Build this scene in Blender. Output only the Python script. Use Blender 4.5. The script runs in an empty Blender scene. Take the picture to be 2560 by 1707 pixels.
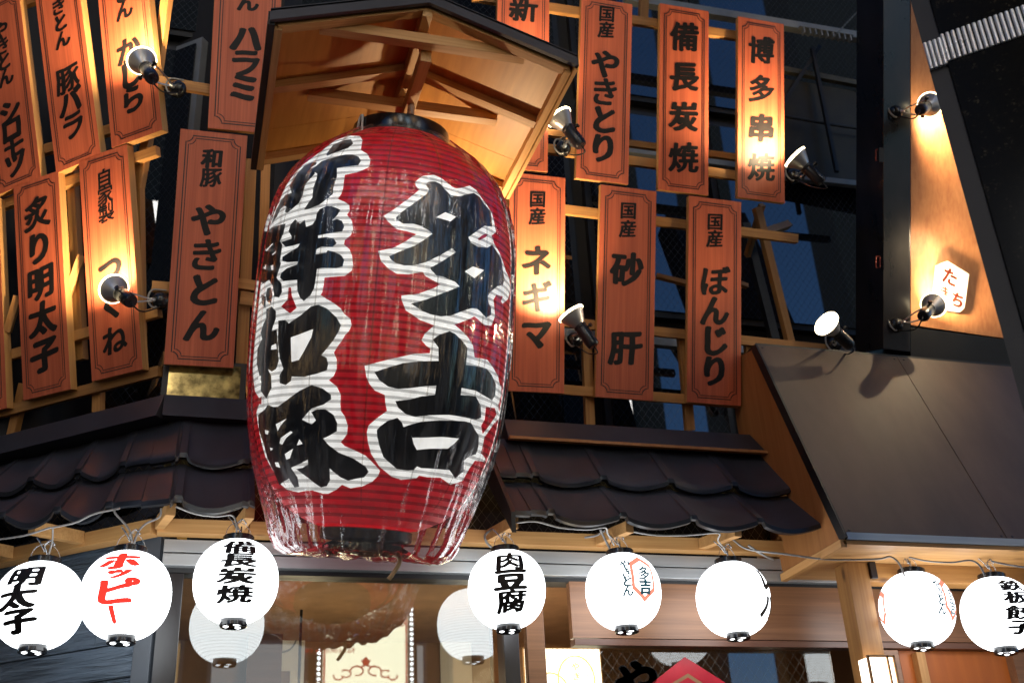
import bpy, bmesh, math, random
from mathutils import Vector, Matrix
from mathutils.geometry import tessellate_polygon
R = math.radians
V = Vector
random.seed(7)
sc = bpy.context.scene
COL = sc.collection

# ------------------------------------------------------------------ camera
FPX, PITCH, ROLL, YAW, CAMZ = 2815.4, R(26.9), R(3.07), R(16.7), 1.6
_f = V((math.sin(YAW)*math.cos(PITCH), math.cos(YAW)*math.cos(PITCH), math.sin(PITCH)))
_r0 = V((math.cos(YAW), -math.sin(YAW), 0)); _u0 = _r0.cross(_f)
CR = math.cos(ROLL)*_r0 - math.sin(ROLL)*_u0
CU = CR.cross(_f)
CO = V((0, 0, CAMZ))
cam = bpy.data.cameras.new('camera'); camo = bpy.data.objects.new('camera', cam); COL.objects.link(camo)
camo.matrix_world = Matrix(((CR.x, CU.x, -_f.x, CO.x), (CR.y, CU.y, -_f.y, CO.y), (CR.z, CU.z, -_f.z, CO.z), (0, 0, 0, 1)))
cam.sensor_fit = 'HORIZONTAL'; cam.sensor_width = 36; cam.lens = 36*FPX/2560
cam.clip_start = 0.05; cam.clip_end = 500
cam.dof.use_dof = True; cam.dof.focus_distance = 5.2; cam.dof.aperture_fstop = 2.8
sc.camera = camo

# ------------------------------------------------------------------ dusk sky, soft sun, exposure
SUN_EL, SUN_AZ = R(12), R(330)
w = bpy.data.worlds.new('World'); sc.world = w; w.use_nodes = True
nt = w.node_tree; bg = nt.nodes['Background']
sky = nt.nodes.new('ShaderNodeTexSky'); sky.sky_type = 'NISHITA'; sky.sun_disc = False
sky.sun_elevation = SUN_EL; sky.sun_rotation = SUN_AZ
tint = nt.nodes.new('ShaderNodeMixRGB'); tint.blend_type = 'MULTIPLY'; tint.inputs[0].default_value = 1; tint.inputs[2].default_value = (.46, .76, 1.25, 1)
nt.links.new(sky.outputs['Color'], tint.inputs[1]); nt.links.new(tint.outputs[0], bg.inputs['Color']); bg.inputs['Strength'].default_value = 0.15
sl = bpy.data.lights.new('sun', 'SUN'); sl.energy = 0.5; sl.angle = R(12); sl.color = (1, .93, .84)
so = bpy.data.objects.new('sun', sl); COL.objects.link(so)
so.rotation_euler = (R(66), 0, R(-10))
sc.view_settings.view_transform = 'Standard'; sc.view_settings.look = 'None'
sc.view_settings.exposure = 0.6; sc.view_settings.gamma = 1
try: sc.view_settings.use_curve_mapping = False
except Exception: pass
cy = sc.cycles
cy.use_denoising = True; cy.max_bounces = 8; cy.transparent_max_bounces = 16; cy.diffuse_bounces = 3; cy.glossy_bounces = 4
cy.sample_clamp_indirect = 4; cy.caustics_reflective = False; cy.caustics_refractive = False

# ------------------------------------------------------------------ pixel -> place helpers (photograph pixels, 2560 wide)
def ray(x, y): return _f*FPX + CR*(x-1280) - CU*(y-853.5)
def aty(x, y, Y): d = ray(x, y); return CO + d*((Y-CO.y)/d.y)
def onpl(x, y, p, n): d = ray(x, y); return CO + d*((p-CO).dot(n)/d.dot(n))
def proj(p):
    d = V(p)-CO; z = d.dot(_f); return 1280+FPX*d.dot(CR)/z, 853.5-FPX*d.dot(CU)/z
class Frame:
    def __init__(s, p, u, v): s.p = V(p); s.u = V(u).normalized(); s.v = V(v).normalized(); s.n = s.u.cross(s.v).normalized()
    def ab(s, x, y, off=0.):
        q = onpl(x, y, s.p+s.n*off, s.n)-s.p; return q.dot(s.u), q.dot(s.v)
    def pt(s, a, b, c=0.): return s.p+s.u*a+s.v*b+s.n*c
    def px(s, x, y, off=0.): a, b = s.ab(x, y, off); return s.pt(a, b, off)
    def mat(s, a=0, b=0, c=0):
        o = s.pt(a, b, c); return Matrix(((s.u.x, s.v.x, s.n.x, o.x), (s.u.y, s.v.y, s.n.y, o.y), (s.u.z, s.v.z, s.n.z, o.z), (0, 0, 0, 1)))
LEAN, WA, WLEAN = R(17.5), R(39), R(15.5)
S = Frame((0, 5.45, 4.16), (1, 0, 0), (0, -math.sin(LEAN), math.cos(LEAN)))            # plane of the hanging boards over the front
WU = V((math.cos(WA), -math.sin(WA), 0)); WN = V((-math.sin(WA), -math.cos(WA), 0))
CORNER = V((-.21, 5.42, 4.1))
W = Frame(CORNER, WU, WN*math.sin(WLEAN)+V((0, 0, math.cos(WLEAN))))                      # plane of the boards over the side wing
GLASSY = 5.35

# ------------------------------------------------------------------ materials
MATS = {}
def newmat(name):
    m = bpy.data.materials.new(name); m.use_nodes = True; m.node_tree.nodes.clear()
    MATS[name] = m; return m, m.node_tree.nodes, m.node_tree.links
def N(nodes, t, **kw):
    n = nodes.new(t)
    for k, v in kw.items():
        if k in n.inputs: n.inputs[k].default_value = v
        else: setattr(n, k, v)
    return n
def ramp(nodes, stops):
    r = nodes.new('ShaderNodeValToRGB')
    while len(r.color_ramp.elements) < len(stops): r.color_ramp.elements.new(.5)
    for e, (p, c) in zip(r.color_ramp.elements, stops): e.position = p; e.color = (*c, 1) if len(c) == 3 else c
    return r
def surf(name, col, rough=.5, metal=0., var=.12, scale=(6, 6, 6), bump=.0, bscale=None, spec=.5, coat=0., detail=4., emit=None, coord='Object'):
    """principled paint / metal / wood with a stretched noise for grain and wear"""
    m, nd, ln = newmat(name)
    out = N(nd, 'ShaderNodeOutputMaterial'); b = N(nd, 'ShaderNodeBsdfPrincipled', Roughness=rough, Metallic=metal)
    b.inputs['Specular IOR Level'].default_value = spec; b.inputs['Coat Weight'].default_value = coat
    tc = N(nd, 'ShaderNodeTexCoord'); mp = N(nd, 'ShaderNodeMapping'); mp.inputs['Scale'].default_value = scale
    ln.new(tc.outputs[coord], mp.inputs['Vector'])
    no = N(nd, 'ShaderNodeTexNoise', Detail=detail, Roughness=.6); no.inputs['Scale'].default_value = 1.0
    ln.new(mp.outputs[0], no.inputs['Vector'])
    lo = [c*(1-var*1.6) for c in col]; hi = [min(1, c*(1+var*1.6)) for c in col]
    rp = ramp(nd, [(.3, lo), (.7, hi)]); ln.new(no.outputs['Fac'], rp.inputs[0]); ln.new(rp.outputs[0], b.inputs['Base Color'])
    rr = N(nd, 'ShaderNodeMapRange'); rr.inputs['To Min'].default_value = max(0.02, rough-.12); rr.inputs['To Max'].default_value = min(1, rough+.12)
    ln.new(no.outputs['Fac'], rr.inputs['Value']); ln.new(rr.outputs[0], b.inputs['Roughness'])
    if bump:
        bp = N(nd, 'ShaderNodeBump', Strength=bump, Distance=.01); src = no
        if bscale:
            m2 = N(nd, 'ShaderNodeMapping'); m2.inputs['Scale'].default_value = bscale; ln.new(tc.outputs[coord], m2.inputs['Vector'])
            src = N(nd, 'ShaderNodeTexNoise', Detail=3.); src.inputs['Scale'].default_value = 1.; ln.new(m2.outputs[0], src.inputs['Vector'])
        ln.new(src.outputs['Fac'], bp.inputs['Height']); ln.new(bp.outputs[0], b.inputs['Normal'])
    if emit:
        b.inputs['Emission Color'].default_value = (*emit[0], 1); b.inputs['Emission Strength'].default_value = emit[1]
    ln.new(b.outputs[0], out.inputs[0]); return m
def woodmat(name, col, dark, axis, ring=22., rough=.5, fine=90., coat=0., knots=False, contrast=.5, vary=0.):
    """planed timber: long streaks along AXIS"""
    m, nd, ln = newmat(name)
    out = N(nd, 'ShaderNodeOutputMaterial'); b = N(nd, 'ShaderNodeBsdfPrincipled', Roughness=rough); b.inputs['Coat Weight'].default_value = coat
    tc = N(nd, 'ShaderNodeTexCoord')
    oi = N(nd, 'ShaderNodeObjectInfo')
    def st(k, along):
        mp = N(nd, 'ShaderNodeMapping'); s = [k, k, k]; s[axis] = along; mp.inputs['Scale'].default_value = s
        ln.new(tc.outputs['Object'], mp.inputs['Vector'])
        if vary:
            cm = N(nd, 'ShaderNodeCombineXYZ'); mlt = N(nd, 'ShaderNodeMath', operation='MULTIPLY'); mlt.inputs[1].default_value = 57.; ln.new(oi.outputs['Random'], mlt.inputs[0])
            for k_ in range(3): ln.new(mlt.outputs[0], cm.inputs[k_])
            ln.new(cm.outputs[0], mp.inputs['Location'])
        return mp
    n1 = N(nd, 'ShaderNodeTexNoise', Detail=3., Distortion=.6); n1.inputs['Scale'].default_value = 1.; ln.new(st(ring, .8).outputs[0], n1.inputs['Vector'])
    n2 = N(nd, 'ShaderNodeTexNoise', Detail=5.); n2.inputs['Scale'].default_value = 1.; ln.new(st(fine, 2.5).outputs[0], n2.inputs['Vector'])
    mx = N(nd, 'ShaderNodeMath', operation='MULTIPLY_ADD'); mx.inputs[1].default_value = .55
    a2 = N(nd, 'ShaderNodeMath', operation='MULTIPLY'); a2.inputs[1].default_value = .45
    ln.new(n2.outputs['Fac'], a2.inputs[0]); ln.new(n1.outputs['Fac'], mx.inputs[0]); ln.new(a2.outputs[0], mx.inputs[2])
    rp = ramp(nd, [(.5-.22*contrast*1.2, dark), (.5+.16, col)]); ln.new(mx.outputs[0], rp.inputs[0])
    src = rp.outputs[0]
    if knots:
        mp = N(nd, 'ShaderNodeMapping'); s = [9., 9., 9.]; s[axis] = 3.2; mp.inputs['Scale'].default_value = s; ln.new(tc.outputs['Object'], mp.inputs['Vector'])
        vo = N(nd, 'ShaderNodeTexVoronoi'); vo.inputs['Scale'].default_value = .8; ln.new(mp.outputs[0], vo.inputs['Vector'])
        kr = ramp(nd, [(.05, (.12, .05, .02)), (.13, (1, 1, 1))]); ln.new(vo.outputs['Distance'], kr.inputs[0])
        mm = N(nd, 'ShaderNodeMixRGB', blend_type='MULTIPLY'); mm.inputs[0].default_value = .8
        ln.new(src, mm.inputs[1]); ln.new(kr.outputs[0], mm.inputs[2]); src = mm.outputs[0]
    if vary:
        hv = N(nd, 'ShaderNodeHueSaturation'); mv = N(nd, 'ShaderNodeMapRange'); mv.inputs['To Min'].default_value = 1-vary; mv.inputs['To Max'].default_value = 1+vary
        ln.new(oi.outputs['Random'], mv.inputs['Value']); ln.new(mv.outputs[0], hv.inputs['Value']); ln.new(src, hv.inputs['Color']); src = hv.outputs[0]
    ln.new(src, b.inputs['Base Color'])
    bp = N(nd, 'ShaderNodeBump', Strength=.12, Distance=.004); ln.new(n2.outputs['Fac'], bp.inputs['Height']); ln.new(bp.outputs[0], b.inputs['Normal'])
    ln.new(b.outputs[0], out.inputs[0]); return m
def emis(name, col, strength):
    m, nd, ln = newmat(name); out = N(nd, 'ShaderNodeOutputMaterial'); e = N(nd, 'ShaderNodeEmission', Strength=strength)
    e.inputs['Color'].default_value = (*col, 1); ln.new(e.outputs[0], out.inputs[0]); return m
def glassmat(name, refl, tint=(1, 1, 1), rough=0.0, wire=None, dark=None):
    """window pane: see-through (or backed by darkness) plus a mirror reflection; optional diamond wire mesh cast in"""
    m, nd, ln = newmat(name); out = N(nd, 'ShaderNodeOutputMaterial')
    if dark: t = N(nd, 'ShaderNodeBsdfDiffuse'); t.inputs['Color'].default_value = (*dark, 1)
    else: t = N(nd, 'ShaderNodeBsdfTransparent'); t.inputs['Color'].default_value = (*tint, 1)
    g = N(nd, 'ShaderNodeBsdfGlossy', Roughness=rough)
    fr = N(nd, 'ShaderNodeFresnel', IOR=1.5); ad = N(nd, 'ShaderNodeMath', operation='ADD', use_clamp=True); ad.inputs[1].default_value = refl
    ln.new(fr.outputs[0], ad.inputs[0]); mx = N(nd, 'ShaderNodeMixShader'); ln.new(ad.outputs[0], mx.inputs[0]); ln.new(t.outputs[0], mx.inputs[1]); ln.new(g.outputs[0], mx.inputs[2])
    last = mx.outputs[0]
    if wire:
        sp, th, wc = wire
        tc = N(nd, 'ShaderNodeTexCoord'); sx = N(nd, 'ShaderNodeSeparateXYZ'); ln.new(tc.outputs['Object'], sx.inputs[0])
        def diag(sgn):
            a = N(nd, 'ShaderNodeMath', operation='MULTIPLY_ADD'); a.inputs[1].default_value = sgn*1.35; ln.new(sx.outputs['X'], a.inputs[0]); ln.new(sx.outputs['Z'], a.inputs[2])
            d = N(nd, 'ShaderNodeMath', operation='PINGPONG'); d.inputs[1].default_value = sp; ln.new(a.outputs[0], d.inputs[0])
            c = N(nd, 'ShaderNodeMath', operation='LESS_THAN'); c.inputs[1].default_value = th; ln.new(d.outputs[0], c.inputs[0]); return c
        c1, c2 = diag(1), diag(-1); mxx = N(nd, 'ShaderNodeMath', operation='MAXIMUM'); ln.new(c1.outputs[0], mxx.inputs[0]); ln.new(c2.outputs[0], mxx.inputs[1])
        wd = N(nd, 'ShaderNodeBsdfPrincipled', Roughness=.4, Metallic=.6); wd.inputs['Base Color'].default_value = (*wc, 1)
        m2 = N(nd, 'ShaderNodeMixShader'); ln.new(mxx.outputs[0], m2.inputs[0]); ln.new(last, m2.inputs[1]); ln.new(wd.outputs[0], m2.inputs[2]); last = m2.outputs[0]
    ln.new(last, out.inputs[0]); return m

M = {}
M['cedar'] = woodmat('cedar_board_stain', (.62, .142, .058), (.36, .066, .027), 1, ring=26, rough=.55, fine=150, contrast=.9, vary=.16)
M['pine'] = woodmat('pine_edge', (.56, .30, .10), (.40, .19, .055), 1, ring=30, rough=.6, vary=.12)
M['pine_x'] = woodmat('pine_along_x', (.60, .33, .12), (.44, .21, .065), 0, ring=24, rough=.55, knots=True)
M['pine_y'] = woodmat('pine_along_y', (.60, .33, .12), (.44, .21, .065), 1, ring=24, rough=.55)
M['pine_z'] = woodmat('pine_along_z', (.56, .29, .10), (.40, .18, .055), 2, ring=24, rough=.55, knots=True)
M['post_wood'] = woodmat('post_pine', (.40, .20, .06), (.27, .12, .032), 0, ring=24, rough=.5, knots=True)
M['frame'] = woodmat('frame_timber', (.50, .25, .075), (.34, .15, .04), 0, ring=24, rough=.6, knots=True, vary=.2)
M['ply'] = woodmat('canopy_plywood', (.56, .25, .05), (.43, .175, .032), 1, ring=9, rough=.5, fine=40)
M['ply_brown'] = woodmat('side_plywood', (.40, .17, .05), (.30, .115, .03), 2, ring=9, rough=.6, fine=40)
M['ink'] = surf('board_ink', (.010, .008, .008), .55, spec=.25, var=.2, scale=(9, 9, 9))
M['ink_line'] = surf('border_ink', (.03, .014, .012), .5)
M['roof'] = surf('roof_tile_metal', (.033, .035, .046), .48, spec=.35, var=.25, scale=(3, 3, 3), bump=.05, bscale=(160, 160, 160))
M['roof_edge'] = surf('roof_edge_black', (.010, .010, .012), .35)
M['cap'] = surf('ridge_flashing', (.035, .034, .042), .45, metal=.3)
M['awn'] = surf('awning_sheet', (.088, .060, .048), .60, var=.22, scale=(3, 1.4, 1.2), bump=.12, bscale=(420, 420, 420))
M['black'] = surf('black_lacquer', (.008, .008, .009), .22, var=.3)
M['blackm'] = surf('black_matt', (.006, .006, .007), .5, var=.3)
M['post_black'] = surf('black_steel_post', (.012, .010, .012), .3, var=.5, scale=(5, 5, 2))
M['alu'] = surf('aluminium', (.42, .43, .44), .42, metal=.55, var=.06, scale=(1.5, 30, 30))
M['alu_dark'] = surf('aluminium_dull', (.24, .25, .25), .5, metal=.4, var=.1)
M['steel'] = surf('hook_steel', (.55, .56, .58), .28, metal=.9)
M['cable'] = surf('grey_cable', (.26, .25, .24), .5)
M['cablew'] = surf('white_cable', (.45, .43, .40), .5)
M['cableb'] = surf('black_cable', (.012, .012, .012), .45)
M['dark_wall'] = surf('dark_wall', (.006, .0055, .006), .8)
M['street'] = surf('asphalt', (.05, .05, .05), .85, scale=(8, 8, 8))
M['reflector'] = surf('bulb_aluminised_glass', (.48, .47, .46), .34, metal=.7, var=.05)
M['lens'] = emis('lit_bulb_lens', (1, .80, .48), 9.0)
M['socket'] = surf('socket_black', (.010, .010, .013), .28, var=.3)
M['interior'] = surf('interior_plaster', (.30, .165, .08), .8, scale=(2, 2, 2))
M['ceil'] = surf('interior_ceiling', (.34, .20, .11), .8)
M['lam'] = woodmat('walnut_laminate', (.27, .125, .058), (.14, .058, .026), 0, ring=20, rough=.38, fine=110, contrast=.9)
M['lam_dark'] = woodmat('walnut_frame', (.16, .07, .04), (.10, .04, .024), 0, ring=20, rough=.4)
M['bigboard'] = woodmat('large_board_cedar', (.60, .27, .11), (.40, .135, .05), 2, ring=18, rough=.55, fine=50, contrast=1.)
M['glass'] = glassmat('shop_window_glass', .085, (.82, .86, .84))
M['wglass'] = glassmat('wired_window_glass', .015, (.85, .87, .85), wire=(.036, .0006, (.22, .20, .17)))
M['upglass'] = glassmat('upper_wired_glass', .055, dark=(.004, .004, .005), wire=(.034, .0012, (.05, .05, .055)))
M['eaveglass'] = glassmat('eave_wired_glass', .02, dark=(.045, .032, .012), wire=(.034, .0013, (.25, .19, .10)))
M['red'] = surf('red_decal', (.55, .012, .03), .4)
M['chrome'] = surf('chrome_ribs', (.62, .62, .64), .3, metal=.55, var=.03)
M['plaque'] = surf('white_plaque', (.85, .82, .76), .45, var=.03)
# ------------------------------------------------------------------ mesh helpers
class MB:
    def __init__(s): s.v = []; s.f = []
    def add(s, vs, fs):
        o = len(s.v); s.v += [tuple(p) for p in vs]; s.f += [tuple(i+o for i in f) for f in fs]; return s
    def hexa(s, p):   # 8 corners: bottom ring 0-3, top ring 4-7
        return s.add(p, [(3, 2, 1, 0), (4, 5, 6, 7), (0, 1, 5, 4), (1, 2, 6, 5), (2, 3, 7, 6), (3, 0, 4, 7)])
    def box(s, c, d, fr=None):
        x, y, z = (k/2 for k in d); c = V(c)
        P = [V((-x, -y, -z)), V((x, -y, -z)), V((x, y, -z)), V((-x, y, -z)), V((-x, -y, z)), V((x, -y, z)), V((x, y, z)), V((-x, y, z))]
        if fr: P = [fr.u*p.x+fr.v*p.y+fr.n*p.z for p in P]
        return s.hexa([c+p for p in P])
    def bar(s, p0, p1, w_, h_, up=(0, 0, 1)):
        p0, p1, up = V(p0), V(p1), V(up); d = (p1-p0).normalized(); a = d.cross(up).normalized(); b = a.cross(d)
        q = [(-1, -1), (1, -1), (1, 1), (-1, 1)]
        return s.hexa([p0+a*(w_/2*i)+b*(h_/2*j) for i, j in q]+[p1+a*(w_/2*i)+b*(h_/2*j) for i, j in q])
    def tube(s, pts, r, n=8, cap=True):
        pts = [V(p) for p in pts]; o = len(s.v); k = len(pts); pa = None
        for i, p in enumerate(pts):
            d = (pts[min(i+1, k-1)]-pts[max(i-1, 0)]).normalized()
            a = (pa-d*pa.dot(d)) if pa else d.cross(V((0, 0, 1)) if abs(d.z) < .9 else V((1, 0, 0)))
            a.normalize(); pa = a; b = d.cross(a); rr = r[i] if isinstance(r, (list, tuple)) else r
            s.v += [tuple(p+(a*math.cos(t)+b*math.sin(t))*rr) for t in (2*math.pi*j/n for j in range(n))]
        for i in range(k-1):
            for j in range(n): s.f.append((o+i*n+j, o+i*n+(j+1) % n, o+(i+1)*n+(j+1) % n, o+(i+1)*n+j))
        if cap: s.f.append(tuple(o+j for j in reversed(range(n)))); s.f.append(tuple(o+(k-1)*n+j for j in range(n)))
        return s
    def lathe(s, prof, n=32, fr=None, closed=False):   # prof [(r, z)]
        o = len(s.v)
        for r_, z in prof:
            for j in range(n):
                t = 2*math.pi*j/n; p = V((r_*math.cos(t), r_*math.sin(t), z))
                s.v.append(tuple(fr @ p if fr else p))
        k = len(prof)
        for i in range(k-1 if not closed else k):
            for j in range(n):
                a, b = o+i*n, o+((i+1) % k)*n
                s.f.append((a+j, a+(j+1) % n, b+(j+1) % n, b+j))
        return s
    def disc(s, r_, z, n=32, fr=None, flip=False):
        P = [V((r_*math.cos(2*math.pi*j/n), r_*math.sin(2*math.pi*j/n), z)) for j in range(n)]
        if fr: P = [fr @ p for p in P]
        return s.add(P, [tuple(range(n))[::-1] if flip else tuple(range(n))])
    def prism(s, poly, off):     # poly: 3d points, off: extrusion vector
        n = len(poly); P = [V(p) for p in poly]; off = V(off)
        return s.add(P+[p+off for p in P], [tuple(range(n))[::-1], tuple(range(n, 2*n))]+[(i, (i+1) % n, n+(i+1) % n, n+i) for i in range(n)])
    def build(s, name, mat, parent=None, smooth=False, mw=None, bevel=0., fix=True):
        me = bpy.data.meshes.new(name); me.from_pydata(s.v, [], s.f); me.validate()
        if fix or bevel:
            bm = bmesh.new(); bm.from_mesh(me)
            if bevel: bmesh.ops.bevel(bm, geom=[e for e in bm.edges if len(e.link_faces) == 2 and e.calc_face_angle(0) > .6], offset=bevel, segments=2, profile=.6, affect='EDGES')
            if fix: bmesh.ops.recalc_face_normals(bm, faces=bm.faces)
            bm.to_mesh(me); bm.free()
        if smooth:
            for p in me.polygons: p.use_smooth = True
        return link(name, me, mat, parent, mw)
def link(name, me, mat, parent=None, mw=None):
    o = bpy.data.objects.new(name, me); COL.objects.link(o)
    if mat is not None and not me.materials: me.materials.append(M[mat] if isinstance(mat, str) else mat)
    if parent is not None: o.parent = parent
    if mw is not None: o.matrix_local = mw
    return o
def tag(o, label, cat, group=None):
    o['label'] = label; o['category'] = cat
    if group: o['group'] = group
    return o
def kind(o, k): o['kind'] = k; return o
def thing(name, label, cat, mw=None, group=None):
    o = bpy.data.objects.new(name, None); o.empty_display_size = .05; COL.objects.link(o)
    if mw is not None: o.matrix_world = mw if isinstance(mw, Matrix) else Matrix.Translation(V(mw))
    return tag(o, label, cat, group)
def smooth_angle(o, a=40):
    me = o.data
    for p in me.polygons: p.use_smooth = True
    me.set_sharp_from_angle(angle=R(a))
    return o
def wbar(name, mat, parent, p0, p1, w_, h_, up=(0, 0, 1), bevel=.002):
    """a straight timber or metal bar as a mesh of its own whose local X runs along it (so the grain follows)"""
    p0, p1, up = V(p0), V(p1), V(up); d = (p1-p0); L = d.length; d.normalize(); a = up.cross(d).normalized(); b = d.cross(a)
    c = (p0+p1)/2
    mw = Matrix(((d.x, a.x, b.x, c.x), (d.y, a.y, b.y, c.y), (d.z, a.z, b.z, c.z), (0, 0, 0, 1)))
    if parent is not None: mw = parent.matrix_world.inverted() @ mw
    return MB().box((0, 0, 0), (L, w_, h_)).build(name, mat, parent, mw=mw, bevel=bevel)

# ------------------------------------------------------------------ lettering
_fc = {}
def glyph(ch, bold=.035, res=4):
    """outline of one character as flat faces, centred on its cell (1 x 1), its stems fattened as in brush signwriting"""
    k = (ch, bold, res)
    if k in _fc: return _fc[k]
    c = bpy.data.curves.new('lettering', 'FONT'); c.body = ch; c.offset = 0; c.resolution_u = res; c.fill_mode = 'FRONT'
    o = bpy.data.objects.new('lettering', c); COL.objects.link(o)
    bpy.context.view_layer.update()
    me = bpy.data.meshes.new_from_object(o.evaluated_get(bpy.context.evaluated_depsgraph_get()))
    v0 = [V((v.co.x-.5, v.co.y-.38)) for v in me.vertices]; f0 = [tuple(p.vertices) for p in me.polygons]
    bpy.data.objects.remove(o); bpy.data.curves.remove(c); bpy.data.meshes.remove(me)
    n = len(v0); bb = bold*(.45 if ch in '国自家製' else 1)*(.62 if n > 85 else .8 if n > 62 else .95 if n > 45 else 1.05)
    vs, fs = list(v0), list(f0)
    for i in range(8):
        t = 2*math.pi*i/8+.2; d = V((1.2*bb*math.cos(t), .8*bb*math.sin(t))); o_ = len(vs)
        vs += [p+d for p in v0]; fs += [tuple(j+o_ for j in f) for f in f0]
    _fc[k] = (vs, fs); return vs, fs
def brush(p, slant=.10, amp=.012, ph=0.):
    x, y = p
    return V((x+amp*math.sin(9*y+ph)+.04*y, y+slant*x+amp*math.sin(11*x+ph*1.7)+.05*x*x))
def text_flat(items, bold=.045, slant=.10):
    """items [(char, cx, cy, size)] -> MB of flat faces in XY"""
    m = MB()
    for i, (ch, cx, cy_, sz) in enumerate(items):
        vs, fs = glyph(ch, bold)
        m.add([(cx+sz*q.x, cy_+sz*q.y, 0) for q in (brush(p, slant, ph=i*1.3) for p in vs)], fs)
    return m

# ------------------------------------------------------------------ street and the block across it (seen in the panes and the plastic)
kind(MB().add([(-60, -60, 0), (60, -60, 0), (60, 30, 0), (-60, 30, 0)], [(0, 1, 2, 3)]).build('street', 'street'), 'structure')
M['opp'] = surf('opposite_render', (.10, .095, .09), .8)
M['fill_cool'] = emis('added_cool_fill', (.9, .95, 1.0), .7)  # window glow opposite, added to lift the light on the shop front
M['fill_warm'] = emis('added_warm_fill', (1.0, .66, .34), .8)
def opposite(name, x0, x1, h, label, rows, y=-9.5, warm=.6):
    b = thing(name, label, 'building', ((x0+x1)/2, y, 0))
    xm = (x0+x1)/2
    MB().box((0, -.6, h/2), (x1-x0, 1.2, h)).build('wall', 'opp', b)
    for r_, (z0, z1) in enumerate(rows):
        x = x0+.5
        while x+1.6 < x1:
            fr = MB().box((x+.8-xm, .03, (z0+z1)/2), (1.7, .06, z1-z0+.1)).build('window', 'alu_dark', b)
            MB().box((x+.8-xm, .07, (z0+z1)/2), (1.55, .03, z1-z0-.05)).build('pane', 'fill_warm' if random.random() < warm else 'fill_cool', fr)
            x += 2.1
    return b
# ------------------------------------------------------------------ wall geometry: shop front, wing, upper wall
XL = aty(388, 1600, GLASSY).x         # left end of the shop front
wc = V((XL, GLASSY, 0))
def wingpt(t, out, z): return V((XL, GLASSY, z)) - WU*t + WN*out   # t metres along the wing away from the corner
ZH0 = aty(1250, 1442, GLASSY).z; ZH1 = aty(1250, 1380, GLASSY).z   # aluminium header
X1 = 8.0
front = thing('shop_front', 'aluminium framed shop front with dark window panes and walnut laminate panels under the tiled eave', 'shop front', (XL, GLASSY, 0))
fi = front.matrix_world.inverted()
def fpart(mb, name, mat, par=front, **k):
    # geometry given in world coordinates
    o = mb.build(name, mat, par, **k); return o
def W2(mb, par):
    inv = par.matrix_world.inverted(); mb.v = [tuple(inv @ V(p)) for p in mb.v]; return mb
hd = MB()
dz = (ZH1-ZH0)
hd.box(((XL+X1)/2, GLASSY+.02, ZH0+dz*.22), (X1-XL, .16, dz*.44)); 
hd.box(((XL+X1)/2, GLASSY+.045, ZH0+dz*.47), (X1-XL, .15, dz*.06))
hd.box(((XL+X1)/2, GLASSY+.03, ZH0+dz*.75), (X1-XL, .16, dz*.5-.004))
W2(hd, front).build('header', 'alu', front, bevel=.002)
# black gasket under the header
W2(MB().box(((XL+X1)/2, GLASSY+.03, ZH0-.012), (X1-XL, .10, .022)), front).build('gasket', 'blackm', front)
xp0, xp1 = aty(1252, 1640, GLASSY).x, aty(1300, 1640, GLASSY).x
ZL = aty(1500, 1598, GLASSY).z         # underside of the laminate panel
zlow = 1.9
# left big pane
win = MB().box(((XL+xp0)/2, GLASSY+.03, (zlow+ZH0)/2), (xp0-XL-.06, .008, ZH0-zlow-.03))
W2(win, front).build('window_pane', 'glass', front)
fr = MB()
fr.box((XL+.05, GLASSY+.02, (zlow+ZH0)/2-.013), (.10, .10, ZH0-zlow-.03))
W2(fr, front).build('corner_mullion', 'post_black', front, bevel=.003)
W2(MB().box(((xp0+xp1)/2-.012, GLASSY-.01, (zlow+ZH0)/2-.013), (.075, .13, ZH0-zlow-.03)), front).build('mullion', 'post_black', front, bevel=.003)
xlam = xp1+.03
o = W2(MB().box(((xlam+X1)/2+.12, GLASSY, (ZL+ZH0)/2-.008), (X1-xlam-.24, .05, ZH0-ZL-.022)), front).build('laminate_panel', 'lam', front)
W2(MB().box((xlam+.045, GLASSY-.005, (zlow+ZH0)/2-.013), (.09, .06, ZH0-zlow-.03)), front).build('laminate_upright', 'lam', front, bevel=.002)
W2(MB().box(((xlam+X1)/2+.12, GLASSY-.012, ZL-.022), (X1-xlam-.24, .07, .032)), front).build('window_head', 'lam_dark', front, bevel=.002)
xr = aty(2070, 1660, GLASSY).x
W2(MB().box(((xlam+.1+xr)/2+.02, GLASSY+.03, (zlow+ZL-.04)/2), (xr-xlam-.06, .008, ZL-.04-zlow)), front).build('wired_pane', 'wglass', front)
for px_ in (2165, ):
    x = aty(px_+55, 1660, GLASSY).x
    W2(MB().box((x, GLASSY-.005, (zlow+ZL-.05)/2), (.10, .07, ZL-.04-zlow)), front).build('door_post', 'lam', front, bevel=.002)
# orange timber door on the right
xd0, xd1 = aty(2300, 1680, GLASSY).x, aty(2560, 1680, GLASSY).x
M['door_orange'] = woodmat('orange_door', (.50, .135, .022), (.40, .10, .016), 2, ring=7, rough=.45, fine=30)
W2(MB().box(((xd0+xd1)/2+.35, GLASSY+.03, (zlow+ZL)/2), (xd1-xd0+.9, .04, ZL-zlow)), front).build('door', 'door_orange', front)
W2(MB().box((xd0-.0, GLASSY, (zlow+ZL)/2-.03), (.05, .08, ZL-zlow-.05)), front).build('door_jamb', 'pine_z', front)
xj = aty(2545, 1680, GLASSY).x
W2(MB().box((xj, GLASSY-.01, (zlow+ZL)/2-.03), (.10, .08, ZL-zlow-.05)), front).build('door_stile', 'lam', front)
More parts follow.
